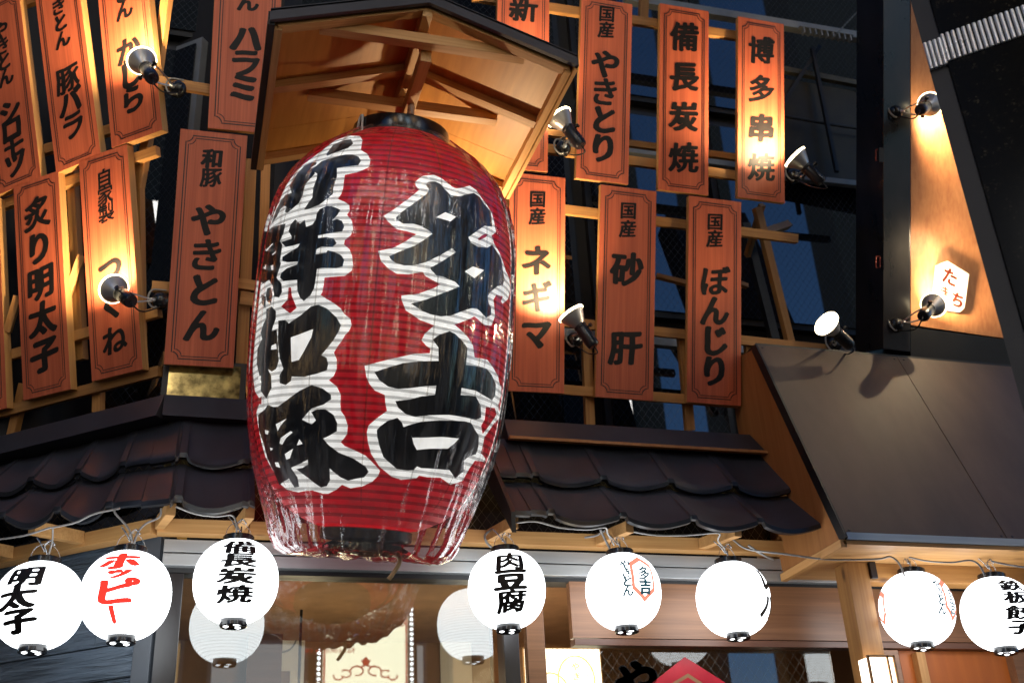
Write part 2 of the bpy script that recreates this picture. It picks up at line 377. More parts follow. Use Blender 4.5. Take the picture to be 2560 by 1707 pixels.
# decals on the wired pane: black kana and red hexagon roof mark
def decal(pts, name, mat, y):
    P = [aty(px, py, y) for px, py in pts]
    return W2(MB().prism(P, (0, .0012, 0)), front).build(name, mat, front)
yd = GLASSY+.0215
c0 = aty(1605, 1700, yd)
def gl(ch, px, py, size, mat, nm, bold=.06):
    p = aty(px, py, yd); vs, fs = glyph(ch, bold)
    m = MB().add([(p.x+size*q.x, yd, p.z+size*q.y) for q in (brush(v) for v in vs)], fs)
    return W2(m, front).build(nm, mat, front)
gl('や', 1592, 1705, .24, 'ink', 'window_lettering')
hexo = [(1712, 1641), (1840, 1722), (1850, 1850), (1600, 1850), (1610, 1722)]
decal(hexo, 'hexagon_mark', 'red', yd)
yd -= .0015
decal([(1720, 1682), (1775, 1718), (1790, 1840), (1640, 1840), (1660, 1718)], 'hexagon_ring', 'interior', yd)
yd -= .0015
decal([(1720, 1692), (1765, 1722), (1778, 1830), (1652, 1830), (1668, 1722)], 'hexagon_core', 'red', yd)
# interior behind the panes
room = MB()
yb = GLASSY+2.4
room.add([(XL-3, yb, 0), (X1, yb, 0), (X1, yb, 3.3), (XL-3, yb, 3.3)], [(0, 1, 2, 3)])
kind(room.build('room_back_wall', 'interior'), 'structure')
kind(MB().add([(XL-.3, GLASSY+.2, 3.3), (X1, GLASSY+.2, 3.3), (X1, yb, 3.3), (XL-2, yb, 3.3)], [(0, 1, 2, 3)]).build('room_ceiling', 'ceil'), 'structure')
kind(MB().box((2, GLASSY+1.3, 1.0), (12, 2.0, .1)).build('room_floor', 'ceil'), 'structure')
for k, (px_, py, wd_, ht_, lab) in enumerate(((703, 1592, .30, .44, 'white notice with a grey circle on the brown wall inside the left window'), (744, 1640, .09, 1.3, 'narrow white strip on the brown wall inside the left window'), (1140, 1660, .22, .36, 'small cream notice on the wall inside the window behind the 肉豆腐 lantern'))):
    nt_ = thing('wall_notice', lab, 'notice', aty(px_, py, yb-.03))
    MB().box((0, 0, 0), (wd_, .012, ht_)).build('sheet', 'plaque', nt_)
    if k == 0:
        m_ = MB(); m_.tube([V((.10*math.cos(t), -.008, .10*math.sin(t))) for t in [math.pi*i/14 for i in range(29)]], .006, 5); m_.build('printed_circle', 'alu_dark', nt_)
ip = thing('inner_column', 'brown timber column inside the shop left of the karaoke reflection', 'column', aty(660, 1640, yb-.15))
MB().box((0, 0, -1.2), (.22, .14, 3.0)).build('shaft', 'lam_dark', ip)
# ---- lit menu light box inside the window on the right
lb = thing('light_box', 'glowing white menu light box with faint orange lantern outlines behind the wired window', 'light box', aty(1405, 1700, GLASSY+.35))
li = lb.matrix_world
M['lb_face'] = emis('light_box_face', (1, .86, .62), 2.6)
M['lb_line'] = emis('light_box_print', (1, .55, .16), 1.6)
a0, a1 = aty(1312, 1640, GLASSY+.35), aty(1500, 1640, GLASSY+.35)
W2(MB().box(((a0.x+a1.x)/2, GLASSY+.40, a0.z-.30), (a1.x-a0.x+.02, .08, .70)), lb).build('case', 'pine', lb)
W2(MB().box(((a0.x+a1.x)/2, GLASSY+.355, a0.z-.30), (a1.x-a0.x, .006, .68)), lb).build('lit_face', 'lb_face', lb)
tb = MB()
for cx, cz, rr in ((a0.x+.13, a0.z-.22, .11), (a1.x-.14, a0.z-.12, .10)):
    pts = [V((cx+rr*math.cos(t), GLASSY+.348, cz+rr*1.25*math.sin(t))) for t in [k*math.pi/16 for k in range(33)]]
    tb.tube(pts, .0035, 5)
W2(tb, lb).build('printed_outline', 'lb_line', lb)
tm = MB()
for k, ch in enumerate('やきとん'):
    vs, fs = glyph(ch, .02)
    tm.add([(a1.x-.14+.045*q.x, GLASSY+.349, a0.z-.05-.05*k+.045*q.y) for q in vs], fs)
W2(tm, lb).build('printed_lettering', 'lb_line', lb)
# ---- golden hanging plaque inside the left window
pl = aty(428, 1455, GLASSY+.22)
gp = thing('hanging_plaque', 'yellow wooden plaque with black brush letters hanging inside the left window corner', 'plaque', pl)
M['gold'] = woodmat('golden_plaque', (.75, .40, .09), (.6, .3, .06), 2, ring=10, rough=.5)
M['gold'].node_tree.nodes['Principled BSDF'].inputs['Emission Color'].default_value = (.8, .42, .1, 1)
M['gold'].node_tree.nodes['Principled BSDF'].inputs['Emission Strength'].default_value = .15  # faint glow added to the wood, which is no lamp
pp = [(-.08, 0, .25), (.055, 0, .25), (.055, 0, -.02), (.04, 0, -.06), (0, 0, -.085), (-.05, 0, -.07), (-.08, 0, -.03)]
MB().prism(pp, (0, .02, 0)).build('plaque_board', 'gold', gp)
t = MB()
for k, ch in enumerate('つまみ'):
    vs, fs = glyph(ch, .03); t.add([(.0+.085*q.x, -.003, .19-.09*k+.085*q.y) for q in vs], fs)
t.build('lettering', 'ink', gp)

# ---- wing wall with embossed blue-grey siding
wingw = thing('wing_wall', 'blue grey wood grain siding wall of the side wing below the eave', 'wall', wc)
m, nd, ln = newmat('embossed_siding'); M['siding'] = m
out = N(nd, 'ShaderNodeOutputMaterial'); b = N(nd, 'ShaderNodeBsdfPrincipled', Roughness=.42); b.inputs['Base Color'].default_value = (.085, .115, .15, 1)
tc = N(nd, 'ShaderNodeTexCoord'); mp = N(nd, 'ShaderNodeMapping'); mp.inputs['Scale'].default_value = (1.6, 1, 34)
ln.new(tc.outputs['Object'], mp.inputs['Vector'])
no = N(nd, 'ShaderNodeTexNoise', Detail=3., Distortion=1.2); no.inputs['Scale'].default_value = 1.; ln.new(mp.outputs[0], no.inputs['Vector'])
rp = ramp(nd, [(.35, (0, 0, 0)), (.5, (1, 1, 1)), (.62, (.55, .55, .55))]); ln.new(no.outputs['Fac'], rp.inputs[0])
rc = ramp(nd, [(.0, (.055, .075, .10)), (1., (.11, .145, .19))]); ln.new(rp.outputs[0], rc.inputs[0]); ln.new(rc.outputs[0], b.inputs['Base Color'])
bp = N(nd, 'ShaderNodeBump', Strength=.9, Distance=.012); ln.new(rp.outputs[0], bp.inputs['Height']); ln.new(bp.outputs[0], b.inputs['Normal']); ln.new(b.outputs[0], out.inputs[0])
mw = Matrix(((WU.x, -WN.x, 0, 0), (WU.y, -WN.y, 0, 0), (0, 0, 1, 0), (0, 0, 0, 1)))
sd = MB(); z = 1.7; ztop = 3.36; k = 0
while z < ztop:
    z2 = min(z+.155, ztop); offs = -.9+.55*(k % 3)
    xs = [-4.2, offs-1.82, offs, -.10]; xs = sorted(x for x in xs if -4.3 < x < -.05)
    for xa, xb in zip(xs[:-1], xs[1:]):
        sd.hexa([V((xa, .0, z)), V((xb-.003, .0, z)), V((xb-.003, .03, z)), V((xa, .03, z)), V((xa, .008, z2-.004)), V((xb-.003, .008, z2-.004)), V((xb-.003, .03, z2-.004)), V((xa, .03, z2-.004))])
    z = z2; k += 1
sd.build('siding', 'siding', wingw, mw=mw)
MB().box((-.05, .0, 2.5), (.10, .05, 1.72)).build('corner_trim', surf('corner_trim', (.06, .07, .085), .5), wingw, mw=mw, bevel=.004)
MB().box((-2.1, .06, 2.5), (4.2, .05, 1.9)).build('backing', 'dark_wall', wingw, mw=mw)

# ---- upper wall behind the hanging boards: dark with wired panes
up = thing('upper_wall', 'dark upper storey wall with black wired window panes behind the hanging boards', 'wall', (0, 6.15, 0))
MB().box((2.5, .2, 6.9), (11, .2, 6.9)).build('wall_face', 'dark_wall', up)
for k, (xa, xb) in enumerate([(-.6, .95), (1.05, 2.35), (2.45, 3.35), (3.45, 5.6)]):
    for (za, zb) in ((3.75, 5.05), (5.15, 6.9), (7.0, 9.0)):
        f_ = MB().box(((xa+xb)/2, .06, (za+zb)/2), (xb-xa, .06, zb-za)).build('window', 'blackm', up)
        MB().box(((xa+xb)/2, .02, (za+zb)/2), (xb-xa-.09, .01, zb-za-.09)).build('pane', 'upglass', f_)
upw = thing('wing_upper_wall', 'dark upper wall of the side wing behind the leaning boards', 'wall', wingpt(0, -.55, 0))
MB().box((-2.6, .1, 6.4), (5.4, .2, 5.9)).build('wall_face', 'dark_wall', upw, mw=mw)
for xa, xb in ((-1.5, -.5), (-2.6, -1.6), (-3.8, -2.7)):
    f_ = MB().box(((xa+xb)/2, -.03, 5.2), (xb-xa, .06, 3.4)).build('window', 'alu_dark', upw, mw=mw)
    MB().box(((xa+xb)/2, -.07, 5.2), (xb-xa-.08, .01, 3.3)).build('pane', 'upglass', f_)
# aluminium rails of the shutter
def alubar(x0, y0, x1, y1, Y, w_, h_, label):
    p0, p1 = aty(x0, y0, Y), aty(x1, y1, Y)
    o = wbar('window_rail', 'alu_dark', None, p0, p1, w_, h_); return tag(o, label, 'rail')
alubar(1560, -2, 2206, 104, 5.75, .06, .07, 'grey aluminium rail running along the top right above the hanging boards')
alubar(1400, 832, 2160, 905, 5.8, .05, .06, 'grey aluminium rail behind the lower hanging boards, over the brown awning')
alubar(1400, 352, 1860, 418, 5.85, .05, .06, 'pale grey rail behind the upper row of hanging boards on the right')
alubar(1900, 435, 2200, 468, 5.8, .04, .045, 'thin grey rail in the dark gap beside the black steel post')
bf = thing('brace_frame', 'dull olive beam and crossing braces in the gap left of the black steel post', 'steel frame', aty(2080, 300, 5.95))
M['olive'] = surf('olive_paint', (.055, .052, .036), .6, var=.3); M['olive_dark'] = surf('olive_panel', (.022, .022, .017), .6, var=.3)
wbar('beam', 'olive', bf, aty(1940, 172, 5.95), aty(2215, 224, 5.95), .04, .05)
pq_ = [aty(x, y, 5.98) for x, y in ((1955, 196), (2205, 240), (2205, 470), (1955, 420))]
W2(MB().prism(pq_, (0, .01, 0)), bf).build('panel', 'olive_dark', bf)
wbar('brace', 'blackm', bf, aty(2048, 118, 5.9), aty(1955, 262, 5.9), .03, .04, up=(0, 1, 0)); wbar('brace', 'blackm', bf, aty(2030, 122, 5.88), aty(2092, 430, 5.88), .03, .028, up=(0, 1, 0))
W2(MB().tube([aty(1955, 290, 5.9), aty(2080, 312, 5.9), aty(2205, 330, 5.9)], .012, 8), bf).build('conduit', 'blackm', bf)
lv = thing('hanging_louvre', 'small slatted metal bracket clipped on the top right rail with a chain rising from it', 'bracket', aty(2060, 85, 5.7))
for k in range(9):
    MB().box((-.18+k*.05, 0, -.01), (.012, .04, .055)).build('slat', 'alu_dark', lv)
MB().box((.02, 0, .022), (.46, .045, .012)).build('slat_rail', 'alu_dark', lv)
ch = MB(); q0, q1 = aty(2085, 92, 5.68)-aty(2060, 85, 5.7), aty(2172, 0, 5.5)-aty(2060, 85, 5.7)
for k in range(14):
    a = q0.lerp(q1, k/14); b_ = q0.lerp(q1, (k+.72)/14); ch.bar(a, b_, .012, .006)
ch.build('chain', 'alu_dark', lv)
# ------------------------------------------------------------------ tiled eaves
def tile_course(O, e, o_, seams, zs, outs, lip=.023, amp=.033, flat=(), z0=0., nseg=14, skew=0., e_top=None, e_fr=None):
    """one course of sheet tiles. O: origin on the wall line, e: along the eave, o_: outward; seams: positions along e;
    (outs, zs): (top, front) distances out of the wall and heights. Between seams the sheet sags in a shallow trough, a flat roll sits at each seam"""
    m = MB(); up = V((0, 0, 1)); prof = []
    for i in range(len(seams)-1):
        a, b = seams[i], seams[i+1]; L = b-a
        isflat = i in flat
        roll = min(.045, L*.2)
        pts = [(a, .012), (a+roll*.12, .028), (a+roll*.8, .028), (a+roll, .006)]
        if isflat: pts = [(a, .016), (a+.02, .012), (a+L*.5, .012), (a+L*.5+.004, .020), (b-.02, .020)]
        else:
            for k in range(1, nseg+1):
                t = k/nseg; s_ = math.sin(math.pi*t**.9)
                pts.append((a+roll+(L-roll)*t, .004*(1-t)+.012*t-amp*s_*min(1, L/.2)))
        prof += pts
    prof.append((seams[-1], .012))
    rows = []
    for j in range(7):
        t = j/6; q = outs[0]+(outs[1]-outs[0])*t; z = zs[0]+(zs[1]-zs[0])*t
        et = (e_top or e).lerp(e_fr or e, t)
        rows.append([O+et*(s_+skew*q)+o_*q+up*(z+dz*(.35+.65*t)) for s_, dz in prof])
    rows.append([p-up*lip+o_*.003 for p in rows[-1]]); rows.append([p-o_*.03 for p in rows[-1]])
    n = len(prof)
    m.v = [tuple(p) for r_ in rows for p in r_]
    for j in range(len(rows)-1):
        for i in range(n-1): m.f.append((j*n+i, j*n+i+1, (j+1)*n+i+1, (j+1)*n+i))
    return m, n, rows
YE = GLASSY                 # wall line of the eave
def course(par, nm, *a, **k):
    m, n, rows = tile_course(*a, **k)
    o = W2(m, par).build(nm, 'roof', par); me = o.data
    me.materials.append(M['roof_edge'])
    for i, p in enumerate(me.polygons):
        if i >= 6*(n-1): p.material_index = 1
    return smooth_angle(o, 35)
E_X, OUT = V((1, 0, 0)), V((0, -1, 0))
YF = 4.85; q_f = YE-YF
def zpx(x, y, Y): return aty(x, y, Y).z
zF = zpx(1556, 1293, YF); zM = zpx(1521, 1201, 5.08); zT = zpx(1464, 1109, 5.34)
# right eave
er = thing('tiled_eave', 'brown black tiled eave with sagging sheet tiles right of the big red lantern', 'eave', (1.5, YE, zF), group='tiled eaves over the shop front')
sx = [aty(px, 1290, YF).x for px in (1292, 1376, 1556, 1732, 1898)]; sx.append(sx[-1]+(sx[-1]-sx[-2])*.98)
xe = aty(2062, 1335, YF).x
O = V((0, YE, 0))
sx[-1] = min(sx[-1], xe) if sx[-1] > xe else sx[-1]
course(er, 'tile_course', O, E_X, OUT, sx, (zM-.02, zF), (.22, q_f), flat=(0,), skew=-.03)
course(er, 'tile_course', O, E_X, OUT, sx, (zT, zM), (.0, YE-5.08), flat=(0,), skew=-.03)
xa, xb = aty(1262, 1068, 5.33).x, aty(1905, 1140, 5.33).x
capz0, capz1 = zpx(1500, 1110, 5.32), zpx(1500, 1066, 5.36)
W2(MB().hexa([V((xa, 5.27, capz0-.01)), V((xb, 5.27, capz0-.01)), V((xb, 5.41, capz0-.01)), V((xa, 5.41, capz0-.01)), V((xa, 5.34, capz1)), V((xb-.05, 5.34, capz1)), V((xb-.05, 5.41, capz1)), V((xa, 5.41, capz1))]), er).build('ridge_flashing', 'cap', er, bevel=.002)
W2(MB().box(((xa+xb)/2, 5.262, capz0-.018), (xb-xa, .03, .016)), er).build('flashing_batten', 'ply_brown', er)
# gable end board on the left of the right eave
g = [V((sx[0]-.012, 5.36, zT+.03)), V((sx[0]-.012, YF-.02, zF+.0)), V((sx[0]-.012, YF-.02, zF-.10)), V((sx[0]-.012, 5.36, zT-.17))]
W2(MB().prism(g, (-.02, 0, 0)), er).build('gable_board', 'blackm', er)
# left eave: front part and wing part meeting at the hip
el = thing('tiled_eave', 'bluish black tiled eave bending round the corner left of the big red lantern', 'eave', (-.2, YE, zF), group='tiled eaves over the shop front')
xh = aty(425, 1256, YF).x; xend = aty(637, 1268, YF).x
zFl, zMl, zTl = zpx(425, 1252, YF), zpx(430, 1140, 5.06), zpx(437, 1044, 5.33)
HIP = math.tan(WA/2)
sl_ = [xh-.004, xh+.012, xend-.055, xend]
O2 = V((0, YE, 0))
course(el, 'tile_course', O2, E_X, OUT, sl_, (zMl-.02, zFl), (.22, q_f), flat=(2,), skew=0)
course(el, 'tile_course', O2, E_X, OUT, sl_, (zTl, zMl), (.0, YE-5.08), flat=(2,), skew=0)
# the wing's courses fan out from the same hip line
HC = V((xh, YE, 0)); e2 = -WU; o2 = WN
def ang(a): return V((-math.cos(R(a)), math.sin(R(a)), 0))
sw = [0.0, .26, .50, .76, 1.02, 1.28, 1.54, 1.80, 2.06, 2.32]
course(el, 'tile_course', HC, e2, OUT, sw, (zMl-.02, zFl), (.22, q_f), flat=(0,), amp=.044, e_top=ang(33), e_fr=ang(24))
course(el, 'tile_course', HC, e2, OUT, sw, (zTl, zMl), (.0, YE-5.08), flat=(0,), amp=.04, e_top=ang(39), e_fr=ang(32))
cl0, cl1 = zpx(500, 1050, 5.32), zpx(500, 993, 5.34)
xc = aty(412, 985, 5.34).x
W2(MB().hexa([V((xc, 5.28, cl0-.0)), V((xend+.1, 5.28, cl0-.0)), V((xend+.1, 5.41, cl0)), V((xc, 5.41, cl0)), V((xc, 5.33, cl1)), V((xend+.1, 5.33, cl1)), V((xend+.1, 5.41, cl1)), V((xc, 5.41, cl1))]), el).build('ridge_flashing', 'cap', el, bevel=.002)
C0 = V((xc, 5.33, 0)); 
def wl(t, out, z): p = C0 + e2*t + o2*out; return V((p.x, p.y, z))
W2(MB().hexa([wl(0, .05, cl0), wl(0, -.08, cl0), wl(3, -.08, cl0), wl(3, .05, cl0), wl(0, .0, cl1), wl(0, -.08, cl1), wl(3, -.08, cl1), wl(3, .0, cl1)]), el).build('ridge_flashing', 'cap', el, bevel=.002)

# ---- timber under the eaves: wall beam, rafters, short studs with wired panes between
ZB0, ZB1 = zpx(1320, 1366, 5.28), zpx(1320, 1333, 5.28)
ef = thing('eave_timber', 'pine beam with short rafters and studs carrying the right tiled eave above the white lanterns', 'roof timber', (1.5, 5.28, ZB0), group='eave timbers')
xA, xB = xend+.0, 3.05
wbar('beam', 'pine_x', ef, (xA, 5.28, (ZB0+ZB1)/2), (xB, 5.28, (ZB0+ZB1)/2), .07, ZB1-ZB0)
for px_, tip in (((1225, 1362), (1300, 1312)), ((1498, 1367), (1588, 1306)), ((1757, 1384), (1860, 1325))):
    p0 = aty(*px_, 5.26); p1 = aty(*tip, 4.90); z_ = ZB0+.008
    wbar('rafter', 'pine_y', ef, (p0.x-.005, 5.243, z_+.028), (p1.x-.02, 4.925, z_-.002), .042, .056)
for px_ in (1240, 1345, 1490, 1750, 1915):
    x = aty(px_, 1330, 5.33).x
    wbar('stud', 'pine_z', ef, (x, 5.335, ZB1+.001), (x, 5.335, capz0-.03), .06, .045)
W2(MB().box(((xA+xB)/2, 5.372, (ZB1+capz0)/2), (xB-xA, .008, capz0-ZB1)), ef).build('wired_pane', 'eaveglass', ef)
# left
eg = thing('eave_timber', 'pine beam with rafters carrying the left tiled eave round the corner above three lanterns', 'roof timber', (-.2, 5.28, ZB0), group='eave timbers')
xcb = aty(392, 1335, 5.28).x
wbar('beam', 'pine_x', eg, (xcb, 5.28, (ZB0+ZB1)/2), (xA-.003, 5.28, (ZB0+ZB1)/2), .07, ZB1-ZB0)
CB = V((xcb, 5.28, (ZB0+ZB1)/2)); 
wbar('beam', 'pine_x', eg, CB+e2*.01, CB+e2*3.2, .07, ZB1-ZB0)
p0 = aty(600, 1305, 5.24)
wbar('rafter', 'pine_y', eg, (aty(595, 1340, 5.25).x, 5.243, ZB0+.043), (aty(625, 1282, 4.92).x, 4.925, ZB0+.006), .042, .056)
wbar('rafter', 'pine_y', eg, (xcb+.01, 5.25, ZB0+.043), (xh+.005, 4.925, ZB0+.006), .042, .056)
for t in (.42, .86, 1.30, 1.74):
    a = CB+e2*t+o2*.036; b_ = CB+e2*(t)+o2*.34
    wbar('rafter', 'pine_y', eg, (a.x, a.y, ZB0+.043), (b_.x, b_.y, ZB0+.012), .042, .06)
for t in (.10, .30, .68, 1.1, 1.5, 1.9):
    a = CB+e2*t-o2*.055
    wbar('stud', 'pine_z', eg, (a.x, a.y, ZB1+.001), (a.x, a.y, cl0-.03), .075, .045)
bw = CB+e2*1.6-o2*.1
W2(MB().add([tuple(CB-o2*.09+V((0, 0, -.1)))]+[tuple(CB-o2*.09+e2*3.2+V((0, 0, -.1)))]+[tuple(CB-o2*.09+e2*3.2+V((0, 0, .5)))]+[tuple(CB-o2*.09+V((0, 0, .5)))], [(0, 1, 2, 3)]), eg).build('wired_pane', 'eaveglass', eg)
W2(MB().box(((xcb+xA)/2, 5.374, (ZB1+cl0)/2), (xA-xcb, .008, cl0-ZB1)), eg).build('wired_pane', 'eaveglass', eg)
for px_ in (395, 480): 
    x = aty(px_, 1290, 5.33).x
    wbar('stud', 'pine_z', eg, (x, 5.335, ZB1+.001), (x, 5.335, cl0-.03), .07, .045)

# ------------------------------------------------------------------ sign frame: timber lattice that carries the hanging boards
sf = thing('sign_lattice', 'pine rails and posts leaning forward behind the orange boards over the shop front', 'timber frame', S.mat(), group='timber lattices behind the boards')
def srail(pl, par, nm, a, b, off=-.07, w_=.055, h_=.04, mat='frame'):
    p0, p1 = pl.px(*a, off), pl.px(*b, off); up_ = pl.n
    d = (p1-p0)
    return wbar(nm, mat, par, p0, p1, w_, h_, up=pl.n)
srail(S, sf, 'rail', (1180, -8), (1852, 93)); srail(S, sf, 'rail', (1260, 358), (1852, 442))
srail(S, sf, 'rail', (1255, 505), (1992, 598)); srail(S, sf, 'rail', (1255, 790), (2078, 874)); srail(S, sf, 'rail', (1255, 962), (1892, 1012))
srail(S, sf, 'rail', (1255, 318), (1852, 396), off=-.16, w_=.04)
srail(S, sf, 'post', (1464, 812), (1474, 1062), off=-.112); srail(S, sf, 'post', (1704, 838), (1724, 1076), off=-.112)
srail(S, sf, 'post', (1872, 860), (1882, 1088), off=-.112); srail(S, sf, 'post', (1610, -10), (1607, 60), off=-.112)
srail(S, sf, 'post', (1285, 420), (1290, 560), off=-.112)
def strut(par, a, Ya, b, Yb, w_=.05, h_=.045): return wbar('strut', 'frame', par, aty(*a, Ya), aty(*b, Yb), w_, h_, up=(0, 1, 0))
strut(sf, (1892, 520), 5.35, (1976, 860), 5.60); strut(sf, (1905, 512), 5.35, (1868, 640), 5.72, .035, .035)
strut(sf, (1820, 700), 5.7, (1868, 716), 5.72, .03, .035); strut(sf, (1640, 690), 5.75, (1730, 712), 5.72, .03, .035)
strut(sf, (1905, 585), 5.40, (1970, 562), 5.72, .05, .05)
wbar('strut', 'blackm', sf, aty(1862, 560, 5.75), aty(1936, 850, 5.8), .06, .05, up=(0, 1, 0))
# left of the lantern on the front
srail(S, sf, 'rail', (398, 205), (560, 232)); srail(S, sf, 'rail', (560, 705), (690, 722)); srail(S, sf, 'rail', (600, 745), (690, 758), w_=.07)
srail(S, sf, 'rail', (380, 716), (450, 722)); srail(S, sf, 'post', (427, 880), (424, 990), off=-.112, w_=.075); srail(S, sf, 'post', (628, 400), (600, 980), off=-.112, w_=.06)
srail(S, sf, 'post', (665, 380), (655, 720), off=-.16, w_=.05)
sw_ = thing('sign_lattice', 'pine rails and posts leaning outward behind the row of orange boards on the left wing', 'timber frame', W.mat(), group='timber lattices behind the boards')
for a, b in (((-30, 40), (260, -58)), ((-30, 420), (400, 288)), ((-30, 528), (395, 378)), ((-30, 905), (400, 780)), ((-30, 1040), (400, 928))):
    srail(W, sw_, 'rail', a, b)
for a, b in (((248, 900), (246, 1030)), ((62, 960), (30, 1095)), ((372, 330), (330, 560)), ((420, -20), (372, 330)), ((345, 400), (352, 900)), ((178, 380), (205, 900))):
    srail(W, sw_, 'post', a, b, off=-.112)
strut(sw_, (205, 640), 5.65, (160, 760), 5.75, .04, .04); strut(sw_, (45, 740), 5.9, (18, 830), 6.0, .04, .04)
# gold framed pane under the pale board
gpn = thing('gold_panel', 'small gold tinted pane glinting under the pale 和豚 board at the corner', 'panel', aty(510, 965, 5.5))
M['goldglass'] = surf('gold_tint', (.34, .24, .075), .12, metal=.6, var=.5, scale=(14, 14, 14))
MB().box((0, 0, .0), (.36, .02, .24)).build('pane', 'goldglass', gpn)
MB().box((0, .02, 0), (.42, .02, .30)).build('backing', 'blackm', gpn)

# ------------------------------------------------------------------ hanging boards
def board(pl, TL, TR, BR, BL, text, label, group, thick=.034):
    q = [pl.ab(*p) for p in (TL, TR, BR, BL)]
    wd = ((q[1][0]-q[0][0])+(q[2][0]-q[3][0]))/2; ht = ((q[0][1]-q[3][1])+(q[1][1]-q[2][1]))/2
    ca = sum(p[0] for p in q)/4; cb = sum(p[1] for p in q)/4
    rot = math.atan2((q[0][0]-q[3][0])+(q[1][0]-q[2][0]), 2*ht)
    mw = pl.mat(ca, cb, 0) @ Matrix.Rotation(-rot, 4, 'Z')
    t = thing('hanging_board', label, 'sign board', mw, group)
    bd = MB().box((0, 0, -thick/2), (wd, ht, thick)).build('board', 'cedar', t, bevel=.0025)
    bd.data.materials.append(M['pine'])
    for p in bd.data.polygons:
        if p.normal.z < .5: p.material_index = 1
    m = MB()
    def border(ins, lw, z):
        nr = wd*.105; x, y = wd/2-ins, ht/2-ins*1.0; pts = []
        for sx_, sy, a0 in ((1, 1, 270), (-1, 1, 360), (-1, -1, 90), (1, -1, 180)):
            c = V((sx_*x, sy*y)); k = []
            for i in range(7):
                a = R(a0-90*i/6) if False else R(a0-i*15)
                k.append(c+V((math.cos(a), math.sin(a)))*nr)
            pts += k
        n = len(pts); inn = []
        for i, p in enumerate(pts):
            d = (pts[(i+1) % n]-pts[i-1]).normalized(); inn.append(p+V((-d.y, d.x))*lw)
        m.add([(p.x, p.y, z) for p in pts]+[(p.x, p.y, z) for p in inn], [(i, (i+1) % n, n+(i+1) % n, n+i) for i in range(n)])
    border(wd*.085, wd*.018, .0012); border(wd*.127, wd*.014, .0012)
    m.build('border', 'ink_line', t)
    it = [(c, x*wd, y*ht, s*wd) for c, x, y, s in text]
    for sz_ in sorted({q[3] for q in it}):
        mb = text_flat([q for q in it if q[3] == sz_], bold=.052); mb.v = [(x, y, .0016+.00004*(i % 7)) for i, (x, y, z) in enumerate(mb.v)]
        mb.build('lettering', 'ink', t)
    return t
def col(s, y0, dy, size, x=0.): return [(c, x, y0-i*dy, size) for i, c in enumerate(s)]
GF, GW = 'orange hanging boards over the shop front', 'orange hanging boards on the left wing'
board(S, (545, -250), (716, -228), (686, 339), (523, 318), col('やきとん', .315, .085, .34)+col('ハラミ', -.10, .107, .5), 'salmon lit board lettered ハラミ tucked behind the lantern canopy left edge', GF)
board(S, (451, 320), (619, 341), (583, 920), (410, 910), col('和豚', .383, .083, .32)+col('やきとん', .116, .149, .54), 'wide salmon lit board lettered 和豚 やきとん left of the big red lantern', GF)
board(S, (1244, -110), (1376, -93), (1368, 432), (1238, 416), col('新鮮和豚', .26, .205, .56), 'board starting with 新, half hidden behind the canopy right edge', GF)
board(S, (1453, -8), (1582, 9), (1570, 462), (1440, 445), col('国産', .42, .09, .33)+col('やきとり', .139, .153, .58), 'evenly lit board lettered 国産 やきとり in the upper row', GF)
board(S, (1650, 8), (1772, 29), (1771, 489), (1645, 474), col('備長炭焼', .335, .217, .6), 'evenly lit board lettered 備長炭焼 in the upper row, between やきとり and 博多串焼', GF)
board(S, (1845, 41), (1960, 61), (1962, 510), (1844, 491), col('博多串焼', .327, .216, .58), 'board lettered 博多串焼 with a glaring lamp spot on its lower half', GF)
board(S, (1272, 430), (1416, 445), (1408, 983), (1269, 977), col('国産', .385, .081, .31)+col('ネギマ', .098, .168, .56), 'glaring lit board lettered 国産 ネギマ against the right side of the big red lantern', GF)
board(S, (1502, 461), (1641, 478), (1633, 1002), (1488, 992), col('国産', .388, .088, .31)+col('砂', .105, .2, .58)+col('肝', -.264, .2, .58), 'lower row board lettered 国産 砂肝 with two widely spaced large characters', GF)
board(S, (1721, 490), (1854, 504), (1852, 1015), (1718, 1005), col('国産', .384, .084, .32)+col('ぼんじり', .092, .144, .56), 'lower row board lettered 国産 ぼんじり beside the sloping strut', GF)
board(W, (-62, 20), (49, -20), (101, 446), (-8, 487), col('やきとん', .33, .085, .36)+col('シロモツ', -.11, .09, .5), 'board lettered シロモツ cut by the left edge of the picture, upper row of the wing', GW, .05)
board(W, (77, -60), (192, -108), (248, 395), (144, 427), col('やきとん', .375, .085, .36)+col('豚バラ', -.08, .115, .54), 'board lettered 豚バラ in the upper row of the wing, evenly orange', GW, .05)
board(W, (232, -100), (362, -140), (402, 328), (283, 368), col('やきとん', .45, .09, .36)+col('かしら', -.035, .128, .5), 'board lettered かしら blown out white behind a clamp lamp on the wing', GW, .05)
board(W, (33, 465), (145, 426), (177, 972), (58, 1002), col('炙り明太子', .333, .163, .60), 'board lettered 炙り明太子 with a bright right edge, lower row of the wing', GW, .05)
board(W, (197, 401), (317, 359), (357, 922), (229, 955), col('自家製', .378, .08, .34)+col('つくね', -.036, .155, .5), 'board lettered 自家製 つくね with a lamp glaring at its middle', GW, .05)
board(W, (-118, 530), (0, 492), (12, 1016), (-92, 1050), col('手羽先', .25, .2, .55), 'board of which only the lit right edge shows at the left picture border', GW, .05)
